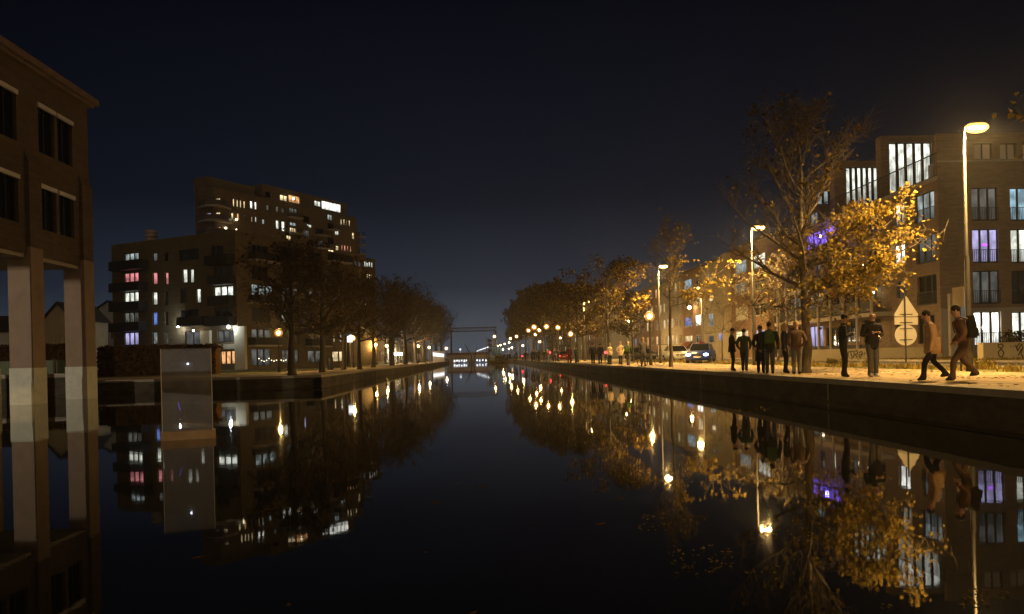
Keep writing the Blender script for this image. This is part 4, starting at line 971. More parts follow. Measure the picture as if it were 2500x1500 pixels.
m.build('edge_strip', mat('polished_edge', (.7, .66, .6), .15, .05, 3, spec=.8), G)
u_, z_ = .52, atY(452, 889, bs).z
m = MB(); m.ball(Tg(.52, .25, z_), .018, 10, 6); q = m.build('led_reflection', emit('led_reflection_glow', (.75, .82, 1.0), 14, 'FRONT_BACK'), G)  # added lamp in place of an outside light reflected in the glass
m = MB(); m.box(.44, .60, .28, .31, z_ + .035, z_ + .05, Tg); m.tube(Tg(.52, .3, z_ + .04), Tg(.52, .3, gz1 - .014), .006, n=6); m.build('added_bracket', steel, G)  # added mount for the stand-in of the reflected light
m = MB(); m.prism([(.30, 1.0), (.345, .82), (.36, .835), (.315, 1.01)], .1, .12, lambda x, y, z: Tg(x, y, z - .22)); m.build('violet_tube', emit('violet_tube_light', (.2, .15, .9), .5), G)

# ------------------------------------------------------------ right bank objects
def ribbon(pts, T, w=.035, dep=-.006):
    m = MB()
    for a, b_ in zip(pts[:-1], pts[1:]):
        a = Vector((a[0], a[1])); b_ = Vector((b_[0], b_[1])); d = (b_ - a); n_ = Vector((-d.y, d.x)).normalized() * w
        m.face([T(p_.x, dep, p_.y) for p_ in (a - n_, b_ - n_, b_ + n_, a + n_)])
    return m
def gwall(label, xl, xr, yt, Y_, th, grafs):
    a = atY(xl, yt, Y_); b_ = atY(xr, yt, Y_); Tq = FT(a.x, Y_, 1, 0); w_ = b_.x - a.x
    zt = atY((xl + xr) / 2, yt, Y_).z; o = thing('garden_wall', label, 'wall', (a.x, Y_, QZ)); m = MB(); m.box(0, w_, 0, th, QZ - .1, zt - .06, Tq); m.build('wall', wallbl, o)
    m = MB(); m.box(-.02, w_ + .02, -.02, th + .02, zt - .06, zt, Tq); m.build('coping', wallbl, o)
    for lst in grafs:
        mm = MB()
        for st in lst:
            pts = [Tq.uv(x, y) for x, y in st]; r_ = ribbon(pts, Tq); k = len(mm.v); mm.v += r_.v; mm.f += [tuple(i + k for i in f_) for f_ in r_.f]; mm.m += r_.m
        mm.build('graffiti', graf, o)
gwall('long low pale wall with a graffiti tag behind the standing people', 1976, 2262, 851, 50, .35, [
    [[(2070, 872), (2071, 860), (2076, 858), (2080, 872)], [(2078, 858), (2084, 858), (2086, 866), (2082, 874), (2078, 876)], [(2086, 858), (2092, 856), (2094, 864), (2088, 866), (2093, 874)], [(2097, 862), (2103, 858), (2106, 864), (2100, 874), (2096, 868), (2104, 864)], [(2109, 866), (2112, 861)]]])
gwall('pale concrete wall block with round graffiti at the right edge of the picture', 2400, 2680, 834, 41.5, .5, [
    [[(2437, 842), (2446, 840), (2450, 845), (2444, 851), (2437, 847), (2437, 842)], [(2444, 852), (2451, 862), (2446, 873), (2439, 870), (2437, 860), (2444, 852)]],
    [[(2467, 846), (2469, 848)], [(2474, 846), (2476, 848)], [(2479, 842), (2484, 856), (2482, 848), (2489, 838)], [(2484, 858), (2490, 846), (2494, 840), (2497, 850), (2492, 864), (2498, 872)], [(2486, 868), (2494, 852)]]])
# traffic sign seen from behind
p_ = gnd(2211, 894); Y_ = p_.y
o = thing('traffic_sign', 'back of a road sign post with a triangular plate above a round plate', 'traffic sign', tuple(p_))
m = MB(); zt = atY(2216, 712, Y_).z; m.tube((p_.x, Y_ - .05, QZ - .05), (p_.x - .0, Y_ - .05, zt), .035, n=10); m.build('post', steel, o)
Tq = FT(p_.x, Y_, 1, 0)
def plate(pxs, name): 
    pts = [Tq.uv(x, y) for x, y in pxs]; m = MB(); m.prism(pts, 0, .012, Tq); return m
m = plate(((2213, 724), (2242, 768), (2240, 773), (2185, 773), (2183, 769), (2209, 724)), 't'); m.build('triangle_plate', signback, o)
m = plate(((2184, 775), (2241, 775), (2241, 793), (2184, 793)), 'r'); m.build('under_plate', signback, o)
m = plate([(2211.5 + 27 * math.cos(i * math.pi / 14), 818.5 + 25.5 * math.sin(i * math.pi / 14)) for i in range(28)][::-1], 'c'); m.build('round_plate', signback, o)
for y in (768, 788, 803, 830):
    u_, z_ = Tq.uv(2212, y); m = MB(); m.box(u_ - .28, u_ + .28, -.016, -.002, z_ - .018, z_ + .018, Tq); m.box(-.05, .05, -.09, -.0165, z_ - .025, z_ + .025, Tq); m.build('bracket', steel, o)
p_ = gnd(2347, 906); zt = atY(2342, 694, p_.y).z
o = thing('sign_post', 'slim post with a narrow edge-on sign behind the rightmost walkers', 'traffic sign', tuple(p_)); m = MB(); m.tube((p_.x, p_.y, QZ - .05), (p_.x, p_.y, zt), .035, n=10); m.build('post', steel, o)
m = MB(); m.box(p_.x - .05, p_.x - .036, p_.y - .3, p_.y + .3, zt - .75, zt - .1); m.build('plate', signback, o)
# cabinet beside building entrance
a, b_ = atY(2319, 717, 53), atY(2364, 717, 53); o = thing('entrance_screen', 'pale framed entrance screen at the corner of the brick building', 'screen', (a.x, 53, QZ))
zt = a.z; m = MB(); m.box(a.x, a.x + .5, 53, 53.3, QZ, zt); m.box(b_.x - .12, b_.x, 53, 53.3, QZ, zt); m.box(a.x + .5, b_.x - .12, 53.01, 53.29, zt - .12, zt - .003); m.build('frame', brW, o)
m = MB(); m.box(a.x + .5, b_.x - .12, 53.1, 53.15, QZ, zt - .121); m.build('glass', P['grey'], o)
# info board with dark frame
p_ = gnd(1617, 883); o = thing('info_board', 'blank beige advertising board in a dark frame beside the thin plane tree', 'board', tuple(p_)); Y_ = p_.y; Tq = FT(p_.x, Y_, 1, 0); r = Tq.rect(1605, 841, 1630, 877)
m = MB(); m.box(r[0], r[1], 0, .1, r[2], r[3], Tq); m.box(r[0] + .1, r[0] + .2, .02, .08, QZ, r[2], Tq); m.box(r[1] - .2, r[1] - .1, .02, .08, QZ, r[2], Tq); m.build('frame', darkm, o)
m = MB(); m.box(r[0] + .05, r[1] - .05, -.012, -.002, r[2] + .05, r[3] - .05, Tq); m.build('panel', signback, o)
# red round sign on a pole above the blue car
p_ = gnd(1714, 880); o = thing('round_sign', 'round dull red sign on a pole above the blue car', 'sign', tuple(p_)); Y_ = p_.y; Tq = FT(p_.x, Y_, 1, 0)
m = plate([(1714 + 9 * math.cos(i * math.pi / 12), 841.5 + 8 * math.sin(i * math.pi / 12)) for i in range(24)][::-1], 'c'); m.build('plate', redm, o); m = MB(); m.tube((p_.x, Y_ + .04, QZ), (p_.x, Y_ + .04, Tq.uv(1714, 836)[1]), .03); m.build('post', steel, o)
# red signal lights farther down the street
for (x, y, Y_, lb) in ((1342, 861, 108, 'red traffic light glowing behind the group of walkers'), (1478, 861, 84, 'red traffic light right of the dark couple'), (1275, 870, 160, 'small red traffic light far down the path')):
    p_ = atY(x, y, Y_); o = thing('traffic_light', lb, 'traffic light', (p_.x, Y_, QZ)); m = MB(); m.tube((p_.x, Y_ + .1, QZ), (p_.x, Y_ + .1, p_.z + .5), .05); m.build('pole', steel, o)
    m = MB(); m.box(p_.x - .16, p_.x + .16, Y_ - .08, Y_ + .04, p_.z - .65, p_.z + .25); m.build('housing', darkm, o); m = MB(); m.ball((p_.x, Y_ - .1, p_.z), .15, 10, 6); m.build('red_lamp', e_red, o)
p_ = gnd(1840, 838)
# grass tufts along the verge: uncountable
m = MB(); rg = random.Random(21)
for i in range(9000):
    y = 10 + 75 * rg.random() ** 1.3; x = 15.7 + rg.random() * 1.9
    cl = math.sin(x * 2.1 + y * .9) + math.sin(y * 2.3 + 1) + rg.uniform(-.8, .8)
    if cl < .3: continue
    hgt = rg.uniform(.06, .22) * (1 + .5 * (cl > 1.3)); a = rg.uniform(0, 6.28); w_ = .02 + .03 * rg.random(); lx, ly = rg.gauss(0, .06), rg.gauss(0, .06)
    m.face([(x - w_ * math.cos(a), y - w_ * math.sin(a), QZ), (x + w_ * math.cos(a), y + w_ * math.sin(a), QZ), (x + lx, y + ly, QZ + hgt)], rg.randrange(2))
gt = m.build('grass_tufts', [leafG, leafY]); tag(gt, 'uneven grass and weed tufts along the verge between path and road', 'grass', kind='stuff')
m = MB()
for i in range(3500):
    x = rg.uniform(24.5, 34); y = rg.uniform(34, 53); hgt = rg.uniform(.05, .16); a = rg.uniform(0, 6.28)
    m.face([(x - .05 * math.cos(a), y - .05 * math.sin(a), QZ), (x + .05 * math.cos(a), y + .05 * math.sin(a), QZ), (x + rg.gauss(0, .05), y, QZ + hgt)])
gt = m.build('lawn_grass', [leafG]); tag(gt, 'short mown grass in front of the low graffiti wall', 'grass', kind='stuff')
for i, (x, y, lb) in enumerate(((2405, 900, 'weedy bush on the verge at the right edge of the picture'), (2130, 893, 'dark weed clump on the verge behind the man in white shoes'), (2040, 893, 'dark weed clump left of the man in dark clothes on the verge'))):
    p_ = gnd(x, y); bush('weed_clump', lb, 'plant', (p_.x, p_.y, QZ), .5, .3, .38, [leafG, leafG], 240, .06, 60 + i)
bush('shrub', 'shrub with fine leaves before the ground floor windows of the brick building', 'shrub', (39.0, 53.2, QZ), 2.4, .8, 2.1, [leafG, leafB], 900, .11, 71)
bush('shrub', 'second shrub under the rightmost ground floor window', 'shrub', (44.5, 53.2, QZ), 2.2, .8, 1.9, [leafG, leafB], 900, .11, 72)

# floating leaves
fm_ = MB(); 
lf = thing('floating_leaf', 'brown leaf floating alone on the dark middle of the canal', 'leaf', (0, 0, 0), group='single leaves floating on the canal', local=True)
m = MB(); m.face([(-.16, 0, .004), (-.09, -.06, .007), (.02, -.08, .004), (.13, -.05, .009), (.17, .01, .004), (.08, .07, .006), (-.04, .06, .012), (-.12, .05, .004)]); m.build('blade', leafB, lf); m = MB(); m.path([(-.16, 0, .006), (-.22, .02, .006)], .006, 5); m.build('stalk', leafB, lf)
fl_ = sorted(((487, 1361), (1068, 1228), (1176, 1188), (658, 1244), (1320, 1090), (1514, 1218), (1704, 1262), (1467, 1280), (1301, 1277), (1119, 1180), (968, 1208), (705, 1477), (1038, 1348), (1156, 1496)), key=lambda q: -q[1])
for i_, (x, y) in enumerate(fl_):
    p_ = gnd(x, y, 0); sc_ = .2 if (x, y) in ((1301, 1277), (1119, 1180), (968, 1208), (705, 1477), (1038, 1348), (1156, 1496)) else (.42 if p_.y > 6 else .26)
    lb = ('tiny pale' if sc_ == .2 else 'brown') + ' leaf floating on the dark canal, %s nearest to the camera' % nth[i_]
    if i_ == 0: lf.location = p_; lf.rotation_euler = (0, 0, 1); lf.scale = (sc_,) * 3; lf['label'] = lb
    else: dup(lf, p_, x % 7, lb, None, sc_)
m = MB()
for (x0, x1, y0, y1, n_) in ((1640, 1790, 1335, 1405, 60), (1560, 1640, 1255, 1300, 26), (1780, 1890, 995, 1006, 26), (1280, 1480, 1030, 1048, 26), (1500, 1640, 1175, 1182, 24), (2340, 2460, 1440, 1490, 30), (1880, 2000, 1270, 1330, 14), (1820, 1900, 1385, 1420, 16), (2150, 2200, 1480, 1490, 4)):
    for i in range(n_):
        p_ = gnd(rg.uniform(x0, x1), rg.uniform(y0, y1), 0); s_ = rg.uniform(.006, .022) * (p_.y / 9) ** .5; a = rg.uniform(0, 6.28)
        pts = [(p_.x + s_ * rg.uniform(.6, 1.2) * math.cos(a + j * 1.05), p_.y + s_ * rg.uniform(.6, 1.2) * math.sin(a + j * 1.05), .004 + rg.uniform(0, .02)) for j in range(6)]
        m.face(pts)
gt = m.build('glint_flakes', [leafG]); tag(gt, 'scattered small leaf scraps put in as glints on the water', 'leaves', kind='stuff')  # small flakes added for the glints of light on the water

m = MB()
for i in range(2600):
    x = 9.9 + 5.6 * rg.random() ** .8; y = 14 + 60 * rg.random() ** 1.2
    if math.sin(x * 1.7 + y * .6) + math.sin(y * 1.1) + rg.uniform(-1, 1) < .2: continue
    s_ = rg.uniform(.03, .07); a = rg.uniform(0, 6.28)
    m.face([(x + s_ * rg.uniform(.5, 1.1) * math.cos(a + j * 1.05), y + s_ * rg.uniform(.5, 1.1) * math.sin(a + j * 1.05), QZ + .003 + rg.uniform(0, .02)) for j in range(6)], rg.randrange(2))
gt = m.build('fallen_leaves', [leafB, leafG]); tag(gt, 'small fallen leaves scattered over the right path', 'leaves', kind='stuff')
# ------------------------------------------------------------ trees
def tree(name, label, loc, h, tr, base, spread, nlimb, leaves, lsize, lmats, seed, group=None, bk=None, lean=(0, 0), leafw=None, pick=None, droop=.0, fork=None, twn=4):
    """trunk with limbs; crown of branches, twigs and single leaves. leafw(p) in 0..1 thins the leaves by place in the crown"""
    rg = random.Random(seed); o = thing(name, label, 'tree', loc, group=group, local=True)
    tm, cm = MB(), MB(); tips = []
    def br(mb, p, d, L, r, n, up, wob, sides, rend=.35):
        pts = [Vector(p)]; rad = [r]; d = Vector(d).normalized()
        for i in range(n):
            d = (d + Vector((rg.gauss(0, wob), rg.gauss(0, wob), rg.gauss(0, wob) + up))).normalized()
            pts.append(pts[-1] + d * (L / n)); rad.append(r * (1 - (1 - rend) * (i + 1) / n))
        mb.path(pts, rad, sides, cap=False); return pts, rad, d
    H = h * .93; n = 9; pts = []; rad = []; wx = wy = 0
    for i in range(n + 1):
        t_ = i / n; wx += rg.gauss(0, .05) * (t_ > .1); wy += rg.gauss(0, .05) * (t_ > .1)
        pts.append(Vector((lean[0] * t_ * h + wx, lean[1] * t_ * h + wy, H * t_ - .08))); rad.append(tr * (1.35 if i == 0 else 1) * (1 - t_ * .86))
    tm.path([pts[0], pts[0] + Vector((0, 0, .25))] + pts[1:], [tr * 1.55, tr * 1.12] + rad[1:], 10, cap=False)
    def at(z):
        for a, b_, ra, rb in zip(pts, pts[1:], rad, rad[1:]):
            if b_.z >= z: f_ = (z - a.z) / max(1e-6, b_.z - a.z); return a.lerp(b_, f_), ra + (rb - ra) * f_
        return pts[-1], rad[-1]
    for k in range(nlimb):
        f_ = (k + rg.random() * .6) / nlimb; z = base + (H - base) * f_ * .97; p_, r_ = at(z); a = k * 2.4 + rg.uniform(-.4, .4)
        env = math.sin(math.pi * min(1, .28 + f_ * .66)) ** .8
        L_ = spread * env * rg.uniform(.8, 1.15); el = .25 + .9 * f_ - droop
        d = Vector((math.cos(a), math.sin(a), el)).normalized()
        q, qr, dd = br(tm, p_, d, L_, min(r_ * .62, .09 + .02 * spread / 3), 5, .06, .12, 6)
        for j in range(1, 6):
            for s_ in range(2 if j < 5 else 3):
                b0 = q[j]; ang = rg.uniform(0, 6.28); dv = (dd + Vector((math.cos(ang), math.sin(ang), rg.uniform(-.3, .8))) * .95)
                q2, r2, d2 = br(cm, b0, dv, L_ * rg.uniform(.25, .45) * (1.1 - j * .09), qr[j] * .5 + .006, 4, .05, .2, 4, .4)
                for jj in range(1, 5):
                    for s2 in range(twn // 2 if jj < 4 else twn - 1):
                        ang = rg.uniform(0, 6.28); dv = d2 + Vector((math.cos(ang), math.sin(ang), rg.uniform(-.5, .8)))
                        q3, r3, d3 = br(cm, q2[jj], dv, rg.uniform(.25, .6) * (1 + spread * .06), .009, 2, .0, .25, 3, .5); tips += q3[1:]
    if tips:
        for i in range(leaves):
            p_ = rg.choice(tips)
            if leafw and rg.random() > leafw(p_): continue
            p_ = p_ + Vector((rg.gauss(0, .09), rg.gauss(0, .09), rg.gauss(-.05, .09)))
            s_ = lsize * rg.uniform(.55, 1.25); a = Vector((rg.gauss(0, 1), rg.gauss(0, 1), rg.gauss(0, .8))).normalized() * s_; b_ = a.cross(Vector((rg.gauss(0, 1), rg.gauss(0, 1), rg.gauss(0, 1)))).normalized() * s_ * .75
            c_ = a.cross(b_).normalized() * s_ * .3
            cm.face([p_ - a, p_ - b_ + c_, p_ + a * .35 - b_ * .8, p_ + a, p_ + a * .3 + b_ * .9, p_ + b_ + c_], 1 + (pick(p_, rg) if pick else rg.randrange(len(lmats))))
    tm.build('trunk', bk or bark, o, True); cm.build('crown', [bk or bark] + list(lmats), o); return o

p_ = gnd(1966, 911)
def w1(p):
    if -.3 < p.x < 1.15 and 3.9 < p.z < 5.3: return .06
    d = (Vector((2.2, -.2, 4.2)) - p); e = (d.x / 2.2) ** 2 + (d.y / 2.6) ** 2 + (d.z / 1.8) ** 2
    return 1.0 if e < 1 else (.03 if p.z < 6 else .055)
T1 = tree('plane_tree', 'tall plane tree among the walkers, yellow leaves on its right, top bare and dark', (p_.x, p_.y, QZ), 9.6, .17, 2.6, 2.9, 20, 13000, .085, [leafY, leafG, leafB], 101, bk=barkp, leafw=w1, pick=lambda p, r: (2 if r.random() < .85 else 0) if p.z > 5.8 else (0, 0, 1)[r.randrange(3)])  # top leaves coloured brown to paint in the unlit crown
# long low side limb that carries the yellow leaves
def sidelimb(root, base, tip, r, nleaf, lsize, mats, seed, sag=.2):
    rg = random.Random(seed); cr = [c for c in root.children if c.name.startswith('crown')][0]; m = MB(); a, b_ = Vector(base), Vector(tip); pts = []
    for i in range(8): t_ = i / 7; pts.append(a.lerp(b_, t_) + Vector((rg.gauss(0, .06), rg.gauss(0, .1), -sag * math.sin(t_ * 3.1) + rg.gauss(0, .05))))
    m.path(pts, [r * (1 - .8 * i / 7) for i in range(8)], 6); tips = []
    for i in range(1, 8):
        for k in range(5):
            d = Vector((rg.gauss(.3, .6), rg.gauss(0, .8), rg.gauss(.1, .6))).normalized() * rg.uniform(.5, 1.3); q = pts[i] + d; m.path([pts[i], pts[i] + d * .5 + Vector((0, 0, .06)), q], [.018, .012, .006], 3, cap=False)
            for j in range(4): d2 = Vector((rg.gauss(0, 1), rg.gauss(0, 1), rg.gauss(0, 1))).normalized() * rg.uniform(.2, .5); m.path([q, q + d2], [.006, .003], 3, cap=False); tips.append(q + d2); tips.append(q + d2 * .5)
    for i in range(nleaf):
        p_ = rg.choice(tips) + Vector((rg.gauss(0, .1), rg.gauss(0, .1), rg.gauss(0, .1))); s_ = lsize * rg.uniform(.6, 1.25); u_ = Vector((rg.gauss(0, 1), rg.gauss(0, 1), rg.gauss(0, .8))).normalized() * s_; v_ = u_.cross(Vector((rg.gauss(0, 1), rg.gauss(0, 1), rg.gauss(0, 1)))).normalized() * s_ * .75; c_ = u_.cross(v_).normalized() * s_ * .3
        m.face([p_ - u_, p_ - v_ + c_, p_ + u_ * .35 - v_ * .8, p_ + u_, p_ + u_ * .3 + v_ * .9, p_ + v_ + c_], 1 + rg.randrange(len(mats)))
    m.build('side_branch', [barkp] + mats, root)
sidelimb(T1, (0, 0, 2.9), (4.3, .2, 4.5), .06, 170, .085, [leafY, leafG], 5)
sidelimb(T1, (0, 0, 3.6), (2.9, -.8, 5.2), .06, 700, .085, [leafY, leafG], 6)
sidelimb(T1, (0, 0, 2.3), (2.8, .6, 3.2), .05, 420, .085, [leafY, leafG], 7, .1)
sidelimb(T1, (0, 0, 2.2), (-1.9, -.3, 2.2), .05, 30, .08, [leafG], 8, -.1)
p_ = gnd(1638, 896)
def w2(p):
    d = (Vector((2.2, 0, 5.4)) - p); e = (d.x / 1.8) ** 2 + (d.z / 2.2) ** 2
    return .55 if e < 1 else .03
T2 = tree('plane_tree', 'slender plane tree with a pale lit trunk and yellow leaves on its right side only', (p_.x, p_.y, QZ), 8.2, .11, 3.4, 2.5, 11, 1900, .11, [leafY, leafY], 102, bk=barkp, leafw=w2, lean=(.012, 0))
sidelimb(T2, (0, 0, 3.9), (3.3, 0, 5.6), .05, 170, .11, [leafY, leafY], 9)
p_ = gnd(1488, 889.5)
def w3(p): return .8 if p.x > .6 else .22
T3 = tree('plane_tree', 'leafy street tree glowing yellow beside the street lamp', (p_.x, p_.y, QZ), 7.9, .15, 3.0, 3.7, 14, 5200, .12, [leafY, leafB, leafB], 103, leafw=w3)
p_ = gnd(1411, 884.5)
T4 = tree('street_tree', 'dark tree rising above the man in teal on the right path', (p_.x, p_.y, QZ), 8.3, .16, 2.8, 3.6, 13, 2400, .14, [leafG, leafB], 104)
# overhanging twigs at the upper right come from a tree just outside the frame
T0 = tree('plane_tree', 'near tree outside the frame whose leaf tips reach into the upper right corner', (12.2, 12.2, QZ), 8.6, .18, 3.0, 3.6, 14, 1300, .085, [leafY, leafG], 105, bk=barkp)
# small multi-stem trees before the gallery of the brick building
for (x, y, lb, s_, h_) in ((1898, 880, 'fine branched small tree left of the thick plane trunk', 106, 6.8), (1842, 884, 'small bare twiggy tree behind the second street lamp', 107, 5.6), (1762, 884, 'thin sapling in front of the beige terrace building', 108, 5.0), (1718, 886, 'thin sapling beside the blue car', 110, 6.2)):
    p_ = gnd(x, y); 
    Y_ = min(p_.y, 62); p_ = atY(x, 860, 44 if x > 1800 else 62)
    tree('small_tree', lb, (p_.x, p_.y, QZ), h_ * .92, .07, 2.2, 2.0, 8 if x > 1800 else 6, 120 if x > 1800 else 50, .08, [leafG], s_, bk=bark, twn=2)
# mass of canal side trees: a few built, the rest copies
varL = [tree('street_tree', 'x', (0, 0, 0), 9.8, .25, 3.1, 4.4, 18, 1000, .12, [leafB, leafB], 200 + i, twn=4) for i in range(3)]
varR = [tree('street_tree', 'x', (0, 0, 0), 10.5, .2, 3.2, 4.2, 18, 3200, .15, [leafB, leafB, leafG], 210 + i, twn=4) for i in range(3)]
used = set(); nth2 = ('first', 'second', 'third', 'fourth', 'fifth', 'sixth', 'seventh', 'eighth', 'ninth', 'tenth', 'eleventh', 'twelfth', 'thirteenth', 'fourteenth', 'fifteenth', 'sixteenth', 'seventeenth', 'eighteenth', 'nineteenth')
def plant(vs, i, x, y, sc_, label, group):
    v = vs[i % len(vs)]
    if v.name not in used:
        used.add(v.name); v.location = (x, y, QZ); v.rotation_euler = (0, 0, i * 1.9); v.scale = (sc_[0], sc_[0], sc_[1]); v['label'] = label; v['group'] = group; return v
    return dup(v, (x, y, QZ), i * 1.9, label, group, (sc_[0], sc_[0], sc_[1]))
gl_ = 'trees in the left canal row'; gr_ = 'trees in the right canal row'
LT = [(713, 916.5, 'nearest left bank tree with the thickest dark trunk, right of the orange globe lamp'), (786, 909, 'second left bank tree with a dark leaning trunk at the quay corner'), (839, 903, 'third left bank tree with a paler lit trunk beside the bench'),
      (878, 901.5, 'fourth left bank tree, right of the bright sign'), (912, 897.5, 'fifth left bank tree with a warm lit trunk')]
for i, (x, y, lb) in enumerate(LT):
    p_ = gnd(x, y); sh = ((.92, .80), (.85, .82), (.85, .82), (.85, .82), (.9, .86))[i]; t_ = plant(varL, i, p_.x, p_.y, sh, lb, gl_)
yy = [104, 113, 122, 131, 141, 151, 162, 173, 184, 196, 209, 222, 236, 252]
for i, y in enumerate(yy):
    f_ = (y - 100) / 150; plant(varL, i + 5, -12.3 + (-1.0 if i % 2 else .2), y, (1.05 + .15 * f_, 1.12 + .45 * f_), 'tree in the left canal row, %s from the quay corner' % nth2[i + 5], gl_)
for i, y in enumerate((78, 95, 112, 134, 156, 182)):
    plant(varL, i + 2, -19.5, y, (1.0, 1.0 + .05 * i), '%s tree of the second row behind the left canal row' % nth2[i], 'second row of trees on the left bank')
for i, (y, s_) in enumerate(((112, 1.05), (128, 1.15), (140, 1.25), (152, 1.32), (165, 1.4), (178, 1.45), (192, 1.5), (206, 1.52), (222, 1.55), (238, 1.55), (256, 1.6), (275, 1.62))):
    plant(varR, i, 11.6 + (.5 if i % 2 else -.2), y, (.95 + .1 * (s_ - 1), s_), 'tall dark tree of the right canal row, %s past the man in teal' % nth2[i], gr_)
for i, (y, s_) in enumerate(((104, .95), (124, 1.1), (146, 1.25), (170, 1.35), (198, 1.45), (230, 1.5))):
    plant(varR, i + 1, 16.8, y, (.9, s_), '%s tree between path and road beyond the plane trees' % nth2[i], 'trees between path and road on the right bank')
plant(varR, 2, atY(1545, 860, 78).x, 78, (.62, .66), 'round leafy tree left of the slender plane tree, beyond the tall lamp', gr_)

# ------------------------------------------------------------ cars and bicycles
tyre = mat('tyre_rubber', (.02, .02, .02), .8, .1, 5); rim = mat('wheel_rim', (.35, .35, .35), .35, .1, 5, metal=.6)
carglass = mat('car_glass', (.012, .014, .016), .06, .2, 3, spec=.7)
def car(label, loc, rz, paint, head=None, tail=None, hgt=1.45, Lc=4.3, van=False):
    o = thing('parked_car' if not head else 'car', label, 'car', loc, rz, local=True); wd = 1.76; m = MB()
    # body: sections along y (front at -y); half width w, sill z, belt z
    prof = [(-Lc / 2, .62, .38, .60), (-Lc / 2 + .12, .78, .24, .70), (-Lc / 2 + .6, .87, .20, .84), (-.75, .88, .18, .93), (.5, .88, .18, .96), (Lc / 2 - .5, .87, .20, .98), (Lc / 2 - .08, .80, .26, .92), (Lc / 2, .70, .36, .80)]
    for y, w_, z0, z1 in prof:
        for x, z in ((-w_ * .93, z0), (w_ * .93, z0), (w_, z0 + .14), (w_, z1 - .16), (w_ * .90, z1), (-w_ * .90, z1), (-w_, z1 - .16), (-w_, z0 + .14)): m.v.append((x, y, z))
    for i in range(len(prof) - 1):
        for j in range(8): a = i * 8 + j; b_ = i * 8 + (j + 1) % 8; m.f.append((a, b_, b_ + 8, a + 8)); m.m.append(0)
    m.f += [tuple(range(8))[::-1], tuple(range((len(prof) - 1) * 8, len(prof) * 8))]; m.m += [0, 0]
    m.build('body', paint, o, True)
    m = MB(); y0, y1, y2, y3 = -.95, -.25, 1.1 if not van else 1.75, 1.75 if not van else 1.95
    def ring(y, w_, z): return [(-w_, y, z), (w_, y, z)]
    cab = MB(); v = [(-.76, y0, .9), (.76, y0, .9), (.62, y1, hgt), (-.62, y1, hgt), (.62, y2, hgt), (-.62, y2, hgt), (.74, y3, .93), (-.74, y3, .93)]
    cab.v = v; cab.f = [(0, 1, 2, 3), (3, 2, 4, 5), (5, 4, 6, 7), (1, 6, 4, 2), (0, 3, 5, 7)]; cab.m = [0] * 5; cab.build('roof', paint, o)
    def lerp(a, b_, t_): return Vector(a).lerp(Vector(b_), t_)
    def pane(q, ins, name):
        c = sum((Vector(p) for p in q), Vector()) / len(q); n_ = (Vector(q[1]) - Vector(q[0])).cross(Vector(q[2]) - Vector(q[0])).normalized()
        if n_.dot(c - Vector((0, .3, 1.0))) < 0: n_ = -n_
        mm = MB(); mm.face([lerp(p, c, ins) + n_ * .008 for p in q]); mm.build(name, carglass, o)
    pane([v[0], v[1], v[2], v[3]], .09, 'windscreen'); pane([v[7], v[6], v[4], v[5]], .12, 'rear_window')
    for s_ in (1, -1):
        A_ = [(x * s_, y, z) for x, y, z in (v[1], lerp(v[1], v[6], .48), lerp(v[2], v[4], .40), v[2])]; B_ = [(x * s_, y, z) for x, y, z in (lerp(v[1], v[6], .5), v[6], v[4], lerp(v[2], v[4], .42))]
        pane(A_, .12, 'side_window'); pane(B_, .12, 'side_window')
        m = MB(); m.taper(.88 * s_ - .08, .88 * s_ + .10, -.72, -.56, .95, 1.08, .03, .03); m.build('mirror', paint, o)
        for y in (-Lc / 2 + .82, Lc / 2 - .82):
            m = MB(); m.wheel((s_ * .80, y, .31), .31, .20, 'x', 20); w_ = m.build('wheel', tyre, o, False); m = MB(); m.wheel((s_ * .905, y, .31), .19, .02, 'x', 14); m.build('rim', rim, w_)
        m = MB(); m.ball((s_ * .62, -Lc / 2 + .03, .62), .13, 12, 8, (1.35, .5, .7)); m.build('headlight', e_head if head else rim, o, True)
        m = MB(); m.ball((s_ * .66, Lc / 2 - .03, .74), .13, 12, 8, (1.1, .5, .9)); m.build('tail_light', e_red if tail else redm, o, True)
    m = MB(); m.box(-.26, .26, -Lc / 2 - .02, -Lc / 2 + .02, .40, .51); m.box(-.26, .26, Lc / 2 - .02, Lc / 2 + .02, .55, .66); m.build('number_plate', blindm, o)
    m = MB(); m.box(-.42, .42, -Lc / 2 - .012, -Lc / 2 + .03, .54, .66); m.build('grille', darkm, o); return o
bluep = mat('blue_car_paint', (.02, .045, .22), .3, .1, 2, spec=.6); whitep = mat('white_car_paint', (.7, .68, .62), .3, .05, 2, spec=.6); blackp = mat('black_car_paint', (.015, .015, .017), .3, .1, 2, spec=.6); redp = mat('red_car_paint', (.30, .02, .015), .3, .1, 2, spec=.6)
p_ = atY(1712, 880, 56); car('blue car with bluish white headlights on, driving along the road behind the walkers', (p_.x, 56, QZ + .01), math.radians(-24), bluep, head=True)
p_ = atY(1653, 880, 70); car('white parked car seen from behind beside the thin plane tree', (p_.x, 70, QZ + .01), math.radians(4), whitep)
p_ = atY(1576, 880, 80); car('black parked car left of the info board', (p_.x, 80, QZ + .01), math.radians(75), blackp)
p_ = atY(1373, 874, 122); car('red car with both tail lights glowing at the far end of the street', (p_.x, 122, QZ + .01), math.pi, redp, tail=True)
cars_ = [(atY(1535, 876, 96).x + 2.0, 96, 'dark parked car far behind the black one')]
car(cars_[0][2], (cars_[0][0], 96, QZ + .01), math.radians(5), blackp)
